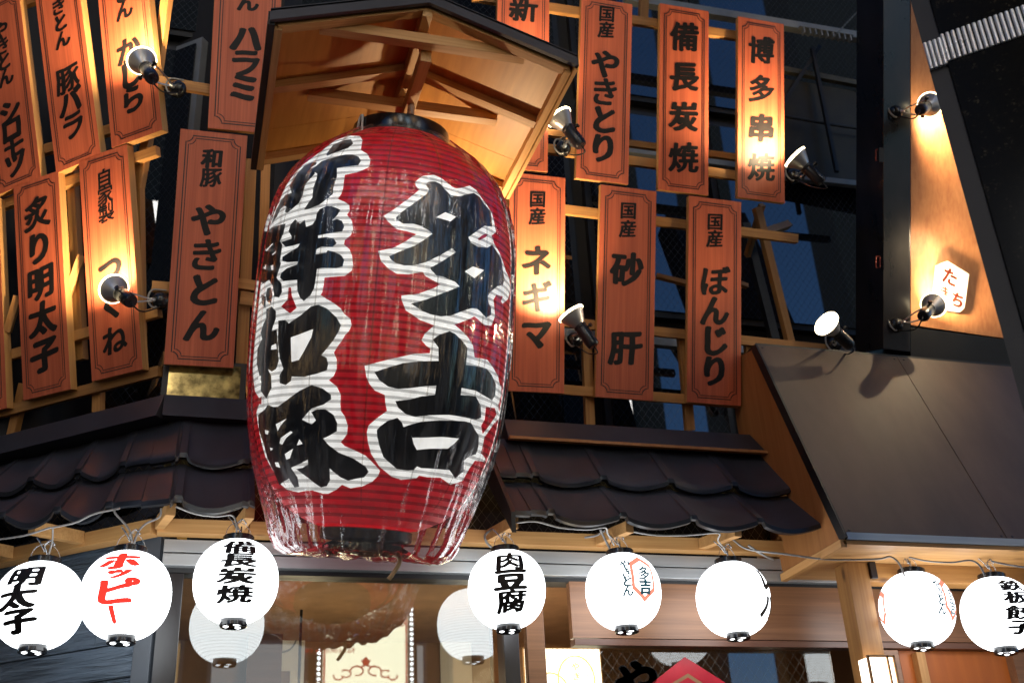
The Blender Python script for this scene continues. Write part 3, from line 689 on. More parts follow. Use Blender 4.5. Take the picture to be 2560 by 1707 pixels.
# ------------------------------------------------------------------ clamp spot lamps
_hm = {}
LAMPW, LAMPC = 36.0, (1.0, .74, .43)
def lamp(hd, tl, base, label, dirw=None, power=1.0, cone=125, blend=1.0, size=.03):
    """hd: centre of the lens, tl: tail of the socket, base: point on the timber (world)"""
    hd, tl, base = V(hd), V(tl), V(base)
    d = (hd-tl).normalized(); t = thing('clamp_lamp', label, 'spot lamp', base, 'clamp lamps lighting the boards')
    x = d.orthogonal().normalized(); y = d.cross(x); o = hd-base
    mw = Matrix(((x.x, y.x, d.x, o.x), (x.y, y.y, d.y, o.y), (x.z, y.z, d.z, o.z), (0, 0, 0, 1)))
    if not _hm:
        a = MB().lathe([(.070, .006), (.074, .004), (.075, -.004), (.072, -.010), (.063, -.030), (.050, -.055), (.038, -.075), (.031, -.085)], 36)
        _hm['bulb'] = smooth_angle(a.build('bulb', 'reflector'), 40)
        b = MB().lathe([(.074, -.008), (.0775, -.006), (.0785, .0), (.076, .005), (.068, .007), (.052, .011), (.03, .012), (.004, .013)], 36); b.disc(.004, .013, 36)
        _hm['lens'] = b.build('lens', 'lens', smooth=True)
        c = MB().lathe([(.0, -.084), (.034, -.084), (.037, -.088), (.037, -.098), (.034, -.102), (.036, -.106), (.036, -.205), (.033, -.222), (.030, -.226), (.0, -.226)], 28)
        _hm['socket'] = smooth_angle(c.build('socket', 'socket'), 35)
        k = MB().lathe([(0, .0), (.006, .0), (.006, .016), (.013, .016), (.013, .030), (0, .030)], 12, Matrix.Translation((.0, .034, -.12)) @ Matrix.Rotation(R(-90), 4, 'X'))
        _hm['knob'] = smooth_angle(k.build('knob', 'socket'), 35); k = MB()
        k.lathe([(0, .0), (.006, .0), (.006, .014), (.012, .014), (.012, .026), (0, .026)], 12, Matrix.Translation((.0, -.034, -.12)) @ Matrix.Rotation(R(90), 4, 'X'))
        _hm['knob_'] = smooth_angle(k.build('knob', 'socket'), 35)
        for o_ in _hm.values(): COL.objects.unlink(o_)
    for nm in ('bulb', 'lens', 'socket', 'knob', 'knob_'):
        c = bpy.data.objects.new(nm.strip('_'), _hm[nm].data); COL.objects.link(c); c.parent = t; c.matrix_local = mw
    # arm: two bent steel rods, dome base, cable
    piv = mw @ V((0, 0, -.13)); nrm = (piv).normalized() if piv.length > 0 else V((0, -1, 0))
    arm = MB()
    for s_ in (-1, 1):
        e_ = mw @ V((0, .048*s_, -.12)); arm.tube([e_, e_.lerp(V((0, 0, 0)), .55)+x*.004*s_, V(nrm*.03)], .0045, 8)
    arm.tube([V(nrm*.015), V(nrm*.055)], .011, 12)
    smooth_angle(arm.build('arm', 'steel', t), 40)
    q = nrm.to_track_quat('Z', 'Y').to_matrix().to_4x4()
    bs = MB().lathe([(.0, .036), (.012, .034), (.030, .026), (.042, .012), (.046, .0), (.046, -.02), (.0, -.02)], 28, q)
    smooth_angle(bs.build('base', 'black', t), 35)
    tail = mw @ V((0, 0, -.226)); cbm = MB()
    pts = [tail, tail-d*.03+V((0, 0, -.015)), tail.lerp(V((0, 0, 0)), .45)+V((0, -.02, -.07)), V((0, -.03, -.055)), V((0, .0, -.03))]
    cbm.tube(spl(pts), .0042, 8); smooth_angle(cbm.build('cable', 'cableb', t), 60)
    cw = MB(); cw.tube(spl([V((.0, 0, -.03)), V((-.03, -.01, -.045)), V((-.055, -.005, .0)), V((-.04, 0, .06)), V((.03, .01, .07))]), .005, 8); smooth_angle(cw.build('cable', 'cable', t), 60)
    L = bpy.data.lights.new('bulb_light', 'SPOT'); L.energy = LAMPW*power; L.color = LAMPC; L.spot_size = R(cone); L.spot_blend = blend; L.shadow_soft_size = size
    lo = bpy.data.objects.new('bulb_light', L); COL.objects.link(lo); lo.parent = t
    dd = (V(dirw)-hd).normalized() if dirw is not None else d
    lo.matrix_local = Matrix.Translation(o+d*.03) @ (-dd).to_track_quat('Z', 'Y').to_matrix().to_4x4()
    return t
def spl(pts, n=6):
    """Catmull-Rom through points"""
    P = [V(p) for p in pts]; P = [P[0]*2-P[1]]+P+[P[-1]*2-P[-2]]; out = []
    for i in range(1, len(P)-2):
        a, b, c, d = P[i-1:i+3]
        for k in range(n):
            t = k/n; out.append(.5*((2*b)+(c-a)*t+(2*a-5*b+4*c-d)*t*t+(3*b-a-3*c+d)*t**3))
    out.append(P[-2]); return out
lamp(W.px(354, 152, .17), W.px(400, 228, .30), S.px(442, 222, -.02), 'clamp lamp in front of the かしら board', dirw=W.px(322, 50, 0), power=2.2)
lamp(W.px(284, 722, .16), W.px(362, 778, .30), S.px(398, 752, -.02), 'clamp lamp in front of the つくね board', dirw=W.px(262, 630, 0), power=1.8)
lamp(S.px(1397, 292, .20), S.px(1456, 368, .27), S.px(1408, 372, -.03), 'clamp lamp beside the canopy right edge, shining on the half hidden board', dirw=S.px(1330, 240, 0), power=1.4)
lamp(S.px(1987, 392, .20), S.px(2064, 464, .26), S.px(1985, 440, -.03), 'clamp lamp right of the 博多串焼 board', dirw=S.px(1895, 320, 0), power=2.2)
lamp(S.px(1427, 783, .18), S.px(1500, 886, .25), S.px(1438, 850, -.03), 'clamp lamp between the ネギマ and 砂肝 boards', dirw=S.px(1365, 680, 0), power=2.2)
lamp(S.px(2066, 808, .36), S.px(2148, 884, .27), S.px(2085, 862, -.03), 'clamp lamp with its glowing lens in view on top of the brown awning', power=.8)
# ------------------------------------------------------------------ right: black steel post and the large cedar board
B2 = Frame((0, 5.30, 4.4), (1, 0, 0), (0, -math.sin(R(20)), math.cos(R(20))))
def quadbox(pl, corners, thick, off=0.):
    P = [pl.px(x, y, off) for x, y in corners]; return MB().prism(P, tuple(-pl.n*thick))
sp = thing('steel_post', 'tall glossy black steel post beside the large glowing cedar board', 'post', B2.px(2240, 800, .06))
W2(quadbox(B2, [(2208, 872), (2276, 880), (2276, -200), (2208, -208)], .30, .06), sp).build('post_shaft', 'post_black', sp, bevel=.004)
hk = MB().box(B2.px(2202, 388, .065), (.03, .09, .012), B2); W2(hk, sp).build('latch', 'blackm', sp)
for yy in (388, 655):
    m_ = MB(); P = [B2.px(2190+dx, yy+dy, .05) for dx, dy in ((0, -14), (10, -14), (10, 14), (0, 14))]; m_.tube(P+[P[0]], .0035, 6); W2(m_, sp).build('red_hasp', surf('hasp_red', (.30, .05, .03), .5), sp)
bb = thing('large_board', 'tall glowing cedar sign board with wide grain beside the black steel post', 'sign board', B2.px(2380, 840, 0))
W2(quadbox(B2, [(2277, 812), (2515, 846), (2515, -270), (2277, -300)], .05, 0), bb).build('board', 'bigboard', bb)
bx = thing('black_box_beam', 'wide black box beam under the large cedar board over the brown awning', 'beam', B2.px(2380, 860, 0))
W2(quadbox(B2, [(2277, 925), (2540, 953), (2540, 852), (2277, 818)], .3, .05), bx).build('beam_face', 'blackm', bx)
# white plaque on that board: たきち in red-brown
pq = thing('name_plaque', 'tilted white pentagonal plaque lettered たきち on the large cedar board', 'plaque', B2.px(2380, 715, .03))
W2(quadbox(B2, [(2348, 660), (2370, 652), (2424, 685), (2412, 770), (2400, 781), (2340, 770)], .045, .045), pq).build('plaque_board', 'plaque', pq, bevel=.004)
pm = MB()
M['brown_ink'] = surf('plaque_ink', (.20, .03, .012), .5)
for ch, px_, py, s_ in (('た', 2375, 692, .115), ('き', 2360, 730, .085), ('ち', 2394, 750, .10)):
    vs, fs = glyph(ch, .065); c_ = B2.px(px_, py, .0465)
    ca, sa = math.cos(R(-18)), math.sin(R(-18))
    pm.add([c_+B2.u*(s_*(q.x*ca-q.y*sa))+B2.v*(s_*(q.x*sa+q.y*ca)) for q in vs], fs)
W2(pm, pq).build('lettering', 'brown_ink', pq)
lamp(B2.px(2325, 262, .16), B2.px(2284, 284, .36), B2.px(2241, 282, .06), 'clamp lamp high on the black steel post, aimed at the large board', dirw=B2.px(2370, 340, 0), power=1.3)
lamp(B2.px(2334, 762, .17), B2.px(2291, 808, .36), B2.px(2242, 812, .06), 'clamp lamp low on the black steel post in front of the white plaque', dirw=B2.px(2400, 680, 0), power=1.1)
lamp(B2.px(2492, 552, .30), B2.px(2560, 530, .36), B2.px(2520, 620, .0), 'clamp lamp hidden behind the granite pillar', dirw=aty(2080, 900, 5.1), power=.65, size=.012)

# ------------------------------------------------------------------ brown awning with wooden soffit, beam and post
ya0, ya1 = 4.66, 5.20
tl_, bl_, br_, tr_ = aty(1893, 862, ya1), aty(2112, 1332, ya0), aty(2560, 1392, ya0), aty(2520, 925, ya1)
xw = (tl_.x+bl_.x)/2; zt, zb_ = (tl_.z+tr_.z)/2-.005, (bl_.z+br_.z)/2
zt, zb_ = tl_.z, bl_.z
aw = thing('awning', 'steep brown sheet awning with plywood cheek and pine soffit at right over two white lanterns', 'awning', (xw, ya1, zb_))
XR = 6.2
pa = MB()
sl = (zt-zb_)/(ya1-ya0); nrm = V((0, -sl, 1)).normalized()
def awp(x, t, k=0.): return V((x, ya0+(ya1-ya0)*t, zb_+(zt-zb_)*t))+nrm*k
for xa, xb in ((xw, xw+.93), (xw+.933, xw+1.86), (xw+1.863, XR)):
    pa.hexa([awp(xa, 0), awp(xb, 0), awp(xb, 0, -.012), awp(xa, 0, -.012), awp(xa, 1), awp(xb, 1), awp(xb, 1, -.012), awp(xa, 1, -.012)])
W2(pa, aw).build('sheet', 'awn', aw)
scw = MB()
for xa in (xw+.03, xw+.90, xw+.965, xw+1.83, xw+1.90):
    for t in (.015, .985):
        c_ = awp(xa, t, -.001); q_ = nrm.to_track_quat('Z', 'Y').to_matrix().to_4x4(); scw.lathe([(.008, 0), (.007, .003), (.0, .004)], 8, Matrix.Translation(c_) @ q_)
W2(scw, aw).build('screw_heads', 'cap', aw)
for xa in (xw+.9315, xw+1.8615): W2(MB().bar(awp(xa, 0, .0015), awp(xa, 1, .0015), .012, .003, up=nrm), aw).build('joint_strip', 'awn', aw)
W2(MB().hexa([awp(xw-.012, -.02, .006), awp(xw, -.02, .006), awp(xw, -.02, -.05), awp(xw-.012, -.02, -.05), awp(xw-.012, 1, .006), awp(xw, 1, .006), awp(xw, 1, -.05), awp(xw-.012, 1, -.05)]), aw).build('edge_trim', 'blackm', aw)
W2(MB().box(((xw+XR)/2, ya0-.004, zb_-.016), (XR-xw, .014, .036)), aw).build('drip_edge', 'alu', aw)
W2(MB().prism([V((xw, ya0+.015, zb_-.02)), V((xw, 5.55, zb_-.02)), V((xw, 5.55, zt+.05)), V((xw, ya1+.01, zt-.02))], (-.010, 0, 0)), aw).build('cheek', 'ply_brown', aw)
W2(MB().box(((xw+XR)/2-.01, (ya0+5.30)/2, zb_-.045), (XR-xw+.02, 5.30-ya0, .02)), aw).build('soffit', 'pine_x', aw)
W2(MB().box((xw-.02, (ya0+5.28)/2, zb_-.052), (.035, 5.28-ya0, .04)), aw).build('soffit_edge', 'pine_y', aw, bevel=.002)
W2(MB().box(((xw+XR)/2, ya1+.1, zt+.0), (XR-xw, .19, .03)), aw).build('top_flashing', 'blackm', aw)
pw = thing('timber_post', 'knotty pine post with a beam branching right under the brown awning', 'post', aty(2140, 1500, 5.0))
pcx = aty(2135, 1500, 4.94).x+.055
wbar('post_shaft', 'post_wood', pw, (pcx, 5.0, 1.2), (pcx, 5.0, zb_-.056), .12, .12, up=(0, 1, 0))
zbm0 = aty(2300, 1462, 5.0).z
wbar('beam', 'post_wood', pw, (pcx+.062, 5.0, (zbm0+zb_-.056)/2), (XR, 5.0, (zbm0+zb_-.056)/2), .10, zb_-.056-zbm0)
W2(MB().box(aty(2182, 1425, 4.935), (.035, .02, .085)), pw).build('bracket', 'post_black', pw, bevel=.002)
# lit wall lamp on the post
wl_ = thing('box_lantern', 'glowing white box lantern in a thin wooden frame on the pine post', 'wall lamp', aty(2160, 1700, 4.93))
M['box_paper'] = emis('box_lantern_paper', (1, .86, .66), 3.4)
bx0, bx1 = aty(2166, 1643, 4.86), aty(2226, 1643, 4.86)
cxm = (bx0.x+bx1.x)/2; bw_ = bx1.x-bx0.x
W2(MB().box((cxm, 4.89, bx0.z-.25), (bw_, .09, .50)), wl_).build('paper_shade', 'box_paper', wl_)
fm = MB()
for xx in (bx0.x-.004, cxm+.035, bx1.x+.004): fm.box((xx, 4.842, bx0.z-.25), (.010, .012, .51))
fm.box((cxm, 4.842, bx0.z+.004), (bw_+.02, .012, .010))
W2(fm, wl_).build('wooden_frame', 'pine_z', wl_)

# ------------------------------------------------------------------ granite pillar in the foreground with a chrome ribbed band
PY = 2.6
pe = aty(2446, 430, PY)           # vertical edge
pa_ = R(44); pu = V((math.cos(pa_), -math.sin(pa_), 0)); pn = V((-math.sin(pa_), -math.cos(pa_), 0))
gpil = thing('granite_pillar', 'dark speckled granite pillar with a chrome ribbed band cutting the top right corner', 'pillar', (pe.x, pe.y, 0))
m, nd, ln = newmat('black_granite'); M['granite'] = m
out = N(nd, 'ShaderNodeOutputMaterial'); b = N(nd, 'ShaderNodeBsdfPrincipled', Roughness=.16); tc = N(nd, 'ShaderNodeTexCoord')
b.inputs['Specular IOR Level'].default_value = .05
vo = N(nd, 'ShaderNodeTexVoronoi'); vo.inputs['Scale'].default_value = 130.; ln.new(tc.outputs['Object'], vo.inputs['Vector'])
no = N(nd, 'ShaderNodeTexNoise', Detail=6.); no.inputs['Scale'].default_value = 22.; ln.new(tc.outputs['Object'], no.inputs['Vector'])
mu = N(nd, 'ShaderNodeMath', operation='MULTIPLY'); ln.new(vo.outputs['Color'], mu.inputs[0]); ln.new(no.outputs['Fac'], mu.inputs[1])
rp = ramp(nd, [(.1, (.006, .006, .006)), (.42, (.008, .0075, .0065)), (.66, (.05, .042, .03))]); ln.new(mu.outputs[0], rp.inputs[0]); ln.new(rp.outputs[0], b.inputs['Base Color']); ln.new(b.outputs[0], out.inputs[0])
Gm = Matrix(((pu.x, -pn.x, 0, 0), (pu.y, -pn.y, 0, 0), (0, 0, 1, 0), (0, 0, 0, 1)))   # local: x along face, y into the pillar
zb0, zb1 = aty(2335, 150, PY*1.0).z, aty(2335, 88, PY).z
MB().box((.6, .5, zb0/2), (1.2, 1.0, zb0)).build('shaft', 'granite', gpil, mw=Gm, bevel=.004)
MB().box((.6, .5, zb1+3), (1.2, 1.0, 6)).build('shaft', 'granite', gpil, mw=Gm, bevel=.004)
MB().box((-.032, .5, 6), (.062, .98, 12)).build('shaded_return', 'blackm', gpil, mw=Gm)  # side face in shadow, its shade given as a black colour
ch = MB(); n_ = 60
for k in range(n_):
    x = .008+k*.0185
    ch.lathe([(.0072, zb0), (.0072, zb1)], 10, Matrix.Translation((x, -.001, 0)))
for k in range(4): ch.lathe([(.0072, zb0-.01), (.0072, zb1-.012)], 10, Matrix.Translation((-.055+k*.0165, -.002, 0)))
smooth_angle(ch.build('chrome_band', 'chrome', gpil, mw=Gm), 60)
MB().box((.6, .48, (zb0+zb1)/2), (1.19, .94, zb1-zb0)).build('band_core', 'blackm', gpil, mw=Gm)
# ------------------------------------------------------------------ little gabled canopy over the big lantern
KY0, KY1 = 3.80, 5.00
KXL, KXM, KXR = .150, .829, 1.506
def kz(y): return 5.105+(y-KY0)*.07
def kr(y): return kz(y)+.235
cn = thing('lantern_canopy', 'small gabled plywood canopy with black edges over the big red lantern', 'canopy', (KXM, KY1, kz(KY1)))
def slope(side, s_, y, k=0.):     # s_: 0 ridge .. 1 eave, k: below the sheet
    xe_ = KXL if side < 0 else KXR
    return V((KXM+(xe_-KXM)*s_, y, kr(y)+(kz(y)-kr(y))*s_-k))
for side in (-1, 1):
    ys = [KY0+.01, KY0+.46, KY0+.90, KY1]
    for a, b_ in zip(ys[:-1], ys[1:]):
        P = [slope(side, 0.0, a), slope(side, 1, a), slope(side, 1, b_-.0025), slope(side, 0., b_-.0025)]
        cols = W2(MB().prism(P, (0, 0, .012)), cn).build('roof_panel', 'ply', cn)
    P = [slope(side, -.0, KY0-.02, -.015), slope(side, 1.03, KY0-.02, -.015), slope(side, 1.03, KY1, -.015), slope(side, 0, KY1, -.015)]
    W2(MB().prism(P, (0, 0, .01)), cn).build('roof_sheet', 'blackm', cn)
    # front fascia, eave fascia
    P = [slope(side, 0, KY0-.02, -.03), slope(side, 1.03, KY0-.02, -.03), slope(side, 1.03, KY0-.02, .035), slope(side, 0, KY0-.02, .035)]
    W2(MB().prism(P, (0, .02, 0)), cn).build('front_fascia', 'cap', cn)
    a, b_ = slope(side, 1.02, KY0, .01), slope(side, 1.02, KY1, .01)
    W2(MB().bar(a, b_, .018 if side > 0 else .03, .07), cn).build('eave_fascia', 'pine' if side > 0 else 'blackm', cn)
    for y in (KY0+.045, KY0+.50, KY1-.06):
        wbar('rafter', 'pine_x', cn, slope(side, .03, y, .026), slope(side, .985, y, .026), .042, .05, up=(0, 1, 0))
for y, zz in ((KY0+.10, .05), (KY0+.62, .05)):
    wbar('tie_beam', 'pine_x', cn, (KXM-.475, y, kz(y)+zz+.015), (KXM+.475, y, kz(y)+zz+.015), .05, .055)
wbar('ridge_beam', 'pine_x', cn, (KXM, KY0+.02, kr(KY0)-.045), (KXM, KY1, kr(KY1)-.045), .045, .075)
wbar('hanging_beam', 'pine_x', cn, (KXM+.015, KY0+.14, kr(KY0)-.205), (KXM+.015, KY1-.1, kr(KY1)-.205), .05, .07)
for y in (KY0+.16, KY0+.68, KY1-.14):
    wbar('king_post', 'pine_x', cn, (KXM+.012, y, kr(y)-.17), (KXM+.012, y, kr(y)-.083), .045, .045, up=(0, 1, 0))
for x in (KXL+.02, KXR-.02):
    wbar('eave_batten', 'pine_x', cn, (x, KY0+.03, kz(KY0)-.028), (x, KY1, kz(KY1)-.028), .035, .04)
# lamp hidden behind the big lantern that washes the canopy
lamp((1.25, 5.10, 4.60), (1.20, 5.17, 4.41), (1.16, 5.28, 4.42), 'clamp lamp tucked behind the big red lantern, shining up into the canopy', dirw=(1.30, 4.6, 5.2), power=.8, cone=110, size=.02)

# ------------------------------------------------------------------ big red paper lantern
A0, A1 = aty(914, 1350, 4.80), aty(1003, 332, 4.30)
AK = (A1-A0).normalized(); AI = (V((1, 0, 0))-AK*AK.x).normalized(); AJ = AK.cross(AI); LH = (A1-A0).length
HS = LH/2.11; KS = AK*HS
BM = Matrix(((AI.x, AJ.x, KS.x, A0.x), (AI.y, AJ.y, KS.y, A0.y), (AI.z, AJ.z, KS.z, A0.z), (0, 0, 0, 1)))
PROF = [(.06, .225), (.10, .31), (.16, .385), (.28, .458), (.45, .517), (.62, .548), (.85, .564), (1.1, .568), (1.32, .566), (1.52, .554), (1.68, .522), (1.82, .458), (1.93, .368), (2.0, .272), (2.03, .235)]
def rp_(h):
    if h <= PROF[0][0]: return PROF[0][1]
    if h >= PROF[-1][0]: return PROF[-1][1]
    for i in range(len(PROF)-1):
        if PROF[i][0] <= h <= PROF[i+1][0]:
            p = [PROF[max(i-1, 0)], PROF[i], PROF[i+1], PROF[min(i+2, len(PROF)-1)]]
            t = (h-p[1][0])/(p[2][0]-p[1][0]); dx = p[2][0]-p[1][0]
            m0 = (p[2][1]-p[0][1])/(p[2][0]-p[0][0])*dx; m1 = (p[3][1]-p[1][1])/(p[3][0]-p[1][0])*dx
            return (2*t**3-3*t*t+1)*p[1][1]+(t**3-2*t*t+t)*m0+(-2*t**3+3*t*t)*p[2][1]+(t**3-t*t)*m1
BMI = BM.inverted()
def lanmap(px, py):
    """photograph pixel -> (angle, height) on the lantern's paper"""
    o = BMI @ CO; d = (BMI.to_3x3() @ ray(px, py)).normalized(); best = None
    t = 3.2
    while t < 7:
        p = o+d*t; e = math.hypot(p.x, p.y)-rp_(max(.06, min(2.03, p.z)))
        if e <= 0: return math.atan2(p.y, p.x), p.z
        if best is None or e < best[0]: best = (e, p.copy())
        t += .006
    return math.atan2(best[1].y, best[1].x), best[1].z
RREF = .58
def wrap_poly(m, uv, off, step=.05, rf=rp_, tf=None):
    """concave outline in (angle*RREF, height), cut into a fine grid and laid on the paper OFF above it"""
    bm = bmesh.new()
    P = [V((u, v, 0)) for u, v in uv]
    vs = [bm.verts.new(p) for p in P]
    for t in tessellate_polygon([P]):
        try: bm.faces.new([vs[i] for i in t])
        except ValueError: pass
    grid_cut(bm, step)
    o = len(m.v); bm.verts.index_update()
    for v in bm.verts:
        th, h = v.co.x/RREF, v.co.y; r_ = rf(h)+off; m.v.append((r_*math.cos(th), r_*math.sin(th), h))
    for f in bm.faces: m.f.append(tuple(o+v.index for v in f.verts))
    bm.free()
def grid_cut(bm, step):
    if not bm.verts: return
    for ax in (0, 1):
        lo = min(v.co[ax] for v in bm.verts); hi = max(v.co[ax] for v in bm.verts)
        k = math.ceil(lo/step)
        while k*step < hi:
            co = [0, 0, 0]; co[ax] = k*step+.00013; no = [0, 0, 0]; no[ax] = 1
            bmesh.ops.bisect_plane(bm, geom=bm.verts[:]+bm.edges[:]+bm.faces[:], plane_co=co, plane_no=no, dist=1e-6); k += 1
TILES = {1: (3.92, 920, 420), 2: (3.7325, 900, 800), 3: (3.409, 620, 320), 4: (2.958, 620, 720)}
def lpoly(s_, tile):
    k, x0, y0 = TILES[tile]; out = []
    for a in s_.split():
        x, y = map(float, a.split(',')); th, h = lanmap(x/k+x0, y/k+y0)
        if th > 1.5: th -= 2*math.pi
        out.append((th*RREF, h))
    return out
WHITE = [lpoly(s_, t) for s_, t in (
 ('460,140 530,85 640,72 715,105 770,150 815,185 850,205 900,200 985,178 1050,220 1100,290 1150,360 1205,440 1225,520 1245,630 1200,665 1230,750 1280,830 1310,920 1340,1010 1375,1080 1385,1180 1365,1280 1310,1330 1290,1310 1250,1240 1220,1290 1230,1370 1235,1450 1200,1545 1130,1540 1030,1455 985,1480 900,1515 835,1535 870,1580 640,1575 655,1548 500,1490 430,1440 370,1400 325,1290 325,1255 480,1240 640,1180 700,1145 610,1095 560,1065 530,1020 400,1045 280,1040 200,990 130,920 100,820 240,790 350,735 470,655 380,625 280,605 200,535 155,475 250,415 390,310 500,220 465,180', 1),
 ('700,40 600,130 570,190 610,240 650,270 645,312 510,315 420,335 230,380 45,430 60,530 90,600 140,660 230,700 235,770 250,850 160,915 80,985 65,1050 75,1140 105,1250 180,1370 290,1460 380,1490 520,1475 545,1450 620,1465 740,1470 830,1535 940,1500 1010,1380 1060,1310 1150,1320 1160,1295 1120,1240 1150,1090 1200,1020 1240,960 1300,900 1275,800 1310,700 1310,640 1285,570 1280,530 1230,440 1180,370 1060,350 1050,300 1045,240 1000,160 940,100 860,35', 2),
 ('560,255 650,190 750,110 870,70 960,75 980,110 965,195 1020,225 1047,280 1035,340 990,360 930,385 830,405 815,520 800,570 770,610 830,635 870,665 870,710 850,745 890,800 900,870 880,920 830,960 825,1000 870,1040 890,1090 900,1170 890,1220 830,1265 660,1280 650,1340 640,1400 620,1440 600,1500 90,1500 100,1250 110,1100 140,940 200,800 270,640 330,500 440,350', 3),
 ('545,55 580,80 640,115 690,155 715,195 760,230 770,280 750,320 720,350 700,390 670,430 640,480 660,530 660,600 640,650 605,685 660,730 690,790 685,860 690,910 720,950 740,1020 735,1080 715,1110 690,1140 720,1170 790,1200 870,1240 940,1310 975,1350 960,1390 920,1430 850,1465 760,1480 700,1455 660,1490 600,1520 560,1520 480,1495 430,1500 380,1510 300,1490 250,1450 205,1370 140,1250 95,1080 70,920 100,830 60,760 45,560 70,300 85,100 100,0', 4))]
REDS = [lpoly(s_, t) for s_, t in (
 ('1065,700 1100,665 1140,645 1165,655 1145,680 1080,712', 1), ('1220,690 1260,670 1330,760 1370,850 1360,1000 1330,930 1290,840', 1), ('1225,1290 1250,1245 1310,1260 1290,1300 1270,1420 1235,1400', 1),
 ('1160,810 1245,820 1260,880 1200,970 1130,1062 1115,985 1150,930', 2), ('1010,1430 1080,1330 1150,1330 1060,1420', 2),
 ('312,0 330,0 335,60 370,150 320,190 255,140 300,90', 4), ('375,405 415,400 380,465', 4), ('60,860 110,800 110,860', 4))]
BLACK = [lpoly(s_, t) for s_, t in (
 ('560,165 590,142 650,138 700,165 740,215 800,275 880,285 960,262 1020,250 1080,290 1110,340 1180,430 1195,520 1195,580 1120,572 1040,630 965,685 1000,740 1060,775 1150,785 1195,755 1240,820 1290,900 1300,1000 1320,1090 1300,1150 1250,1160 1180,1220 1155,1260 1165,1330 1190,1370 1185,1440 1140,1470 1110,1440 1050,1375 985,1380 900,1410 800,1450 700,1460 600,1440 520,1405 450,1360 415,1335 560,1295 700,1240 885,1165 840,1120 770,1090 720,1070 660,1060 610,1010 600,985 700,930 850,830 810,795 700,860 560,930 450,960 350,965 270,940 230,910 205,875 300,830 450,770 560,700 625,650 590,620 500,575 440,555 340,555 290,520 270,495 330,440 450,350 560,270 595,220 570,190', 1),
 ('670,185 730,140 820,108 870,130 950,205 985,260 985,330 970,420 1060,430 1160,455 1210,510 1250,600 1245,700 1210,750 1120,695 1060,660 930,635 925,700 1060,710 1110,800 1110,910 1060,930 960,905 820,885 640,890 500,905 420,880 350,820 325,760 450,745 560,715 690,700 700,615 600,620 450,640 350,645 260,625 180,565 135,490 250,450 400,405 550,388 720,385 722,260 690,220', 2),
 ('155,1030 190,990 260,940 345,915 385,960 400,1000 440,985 560,950 700,938 850,938 960,945 1020,960 1060,1030 1090,1080 1085,1180 1060,1250 1000,1270 950,1310 950,1410 870,1475 815,1400 700,1390 560,1380 520,1365 490,1400 430,1405 340,1390 270,1330 215,1280 180,1180 160,1090', 2),
 ('680,235 740,150 840,108 890,105 905,140 860,180 760,215 690,245', 3),
 ('640,290 780,250 840,235 900,235 950,255 970,290 945,325 870,335 770,350 770,420 740,520 735,575 690,610 620,660 530,700 490,705 530,640 560,600 570,520 600,440 605,400 560,360', 3),
 ('440,390 500,325 560,300 600,300 580,400 500,490 480,580 450,650 380,705 350,730 330,720 345,680 300,650 330,580 390,560 370,500', 3),
 ('600,740 620,700 680,672 730,675 795,705 770,750 725,795 770,785 810,800 828,845 810,890 730,900 610,925 610,945 680,938 740,950 765,990 730,1018 640,1020 595,1040 590,1085 680,1070 690,1050 740,1060 800,1090 828,1130 815,1190 760,1200 650,1200 600,1205 590,1280 575,1370 545,1430 490,1480 455,1450 435,1390 432,1300 380,1305 320,1310 290,1280 300,1240 350,1200 435,1170 440,1145 360,1150 310,1140 310,1105 360,1070 440,1020 455,990 400,1010 340,1020 300,980 385,950 390,930 360,885 380,830 420,785 460,825 500,790 510,850 560,830 590,790', 3),
 ('160,900 210,860 290,830 335,820 320,900 290,970 310,1000 290,1140 300,1160 260,1280 300,1330 310,1400 280,1450 240,1440 230,1350 200,1300 150,1330 120,1300 105,1200 125,1050 145,960', 3),
 ('180,1370 210,1360 225,1420 210,1500 180,1480 170,1430', 3), ('130,1420 170,1440 165,1540 135,1500', 3), ('215,830 250,720 300,620 330,590 345,650 290,700 265,760 230,800', 3),
 ('240,245 290,240 315,265 400,205 480,140 530,128 590,155 660,220 695,280 680,320 640,390 590,450 550,500 590,520 603,570 590,610 530,635 430,660 335,658 330,690 290,720 250,705 245,650 275,600 250,520 235,400 240,300', 4),
 ('150,160 190,140 220,175 222,230 200,290 190,320 230,310 235,430 240,540 225,600 190,620 160,600 185,650 190,740 150,820 110,760 115,700 80,560 85,450 120,380 110,330 130,270 150,230', 4),
 ('90,940 140,900 160,865 200,880 235,880 300,830 400,760 480,720 560,745 620,790 625,825 570,865 480,895 450,930 410,975 480,1010 510,980 480,920 520,900 580,898 640,940 665,1000 665,1060 620,1090 565,1115 600,1160 680,1220 780,1260 870,1320 893,1360 860,1400 800,1410 745,1425 690,1400 640,1360 612,1335 615,1420 590,1465 550,1475 500,1440 450,1400 370,1340 420,1330 455,1305 450,1270 400,1300 330,1330 380,1400 392,1470 360,1475 320,1410 270,1440 250,1460 210,1370 160,1260 130,1150 95,1050', 4))]
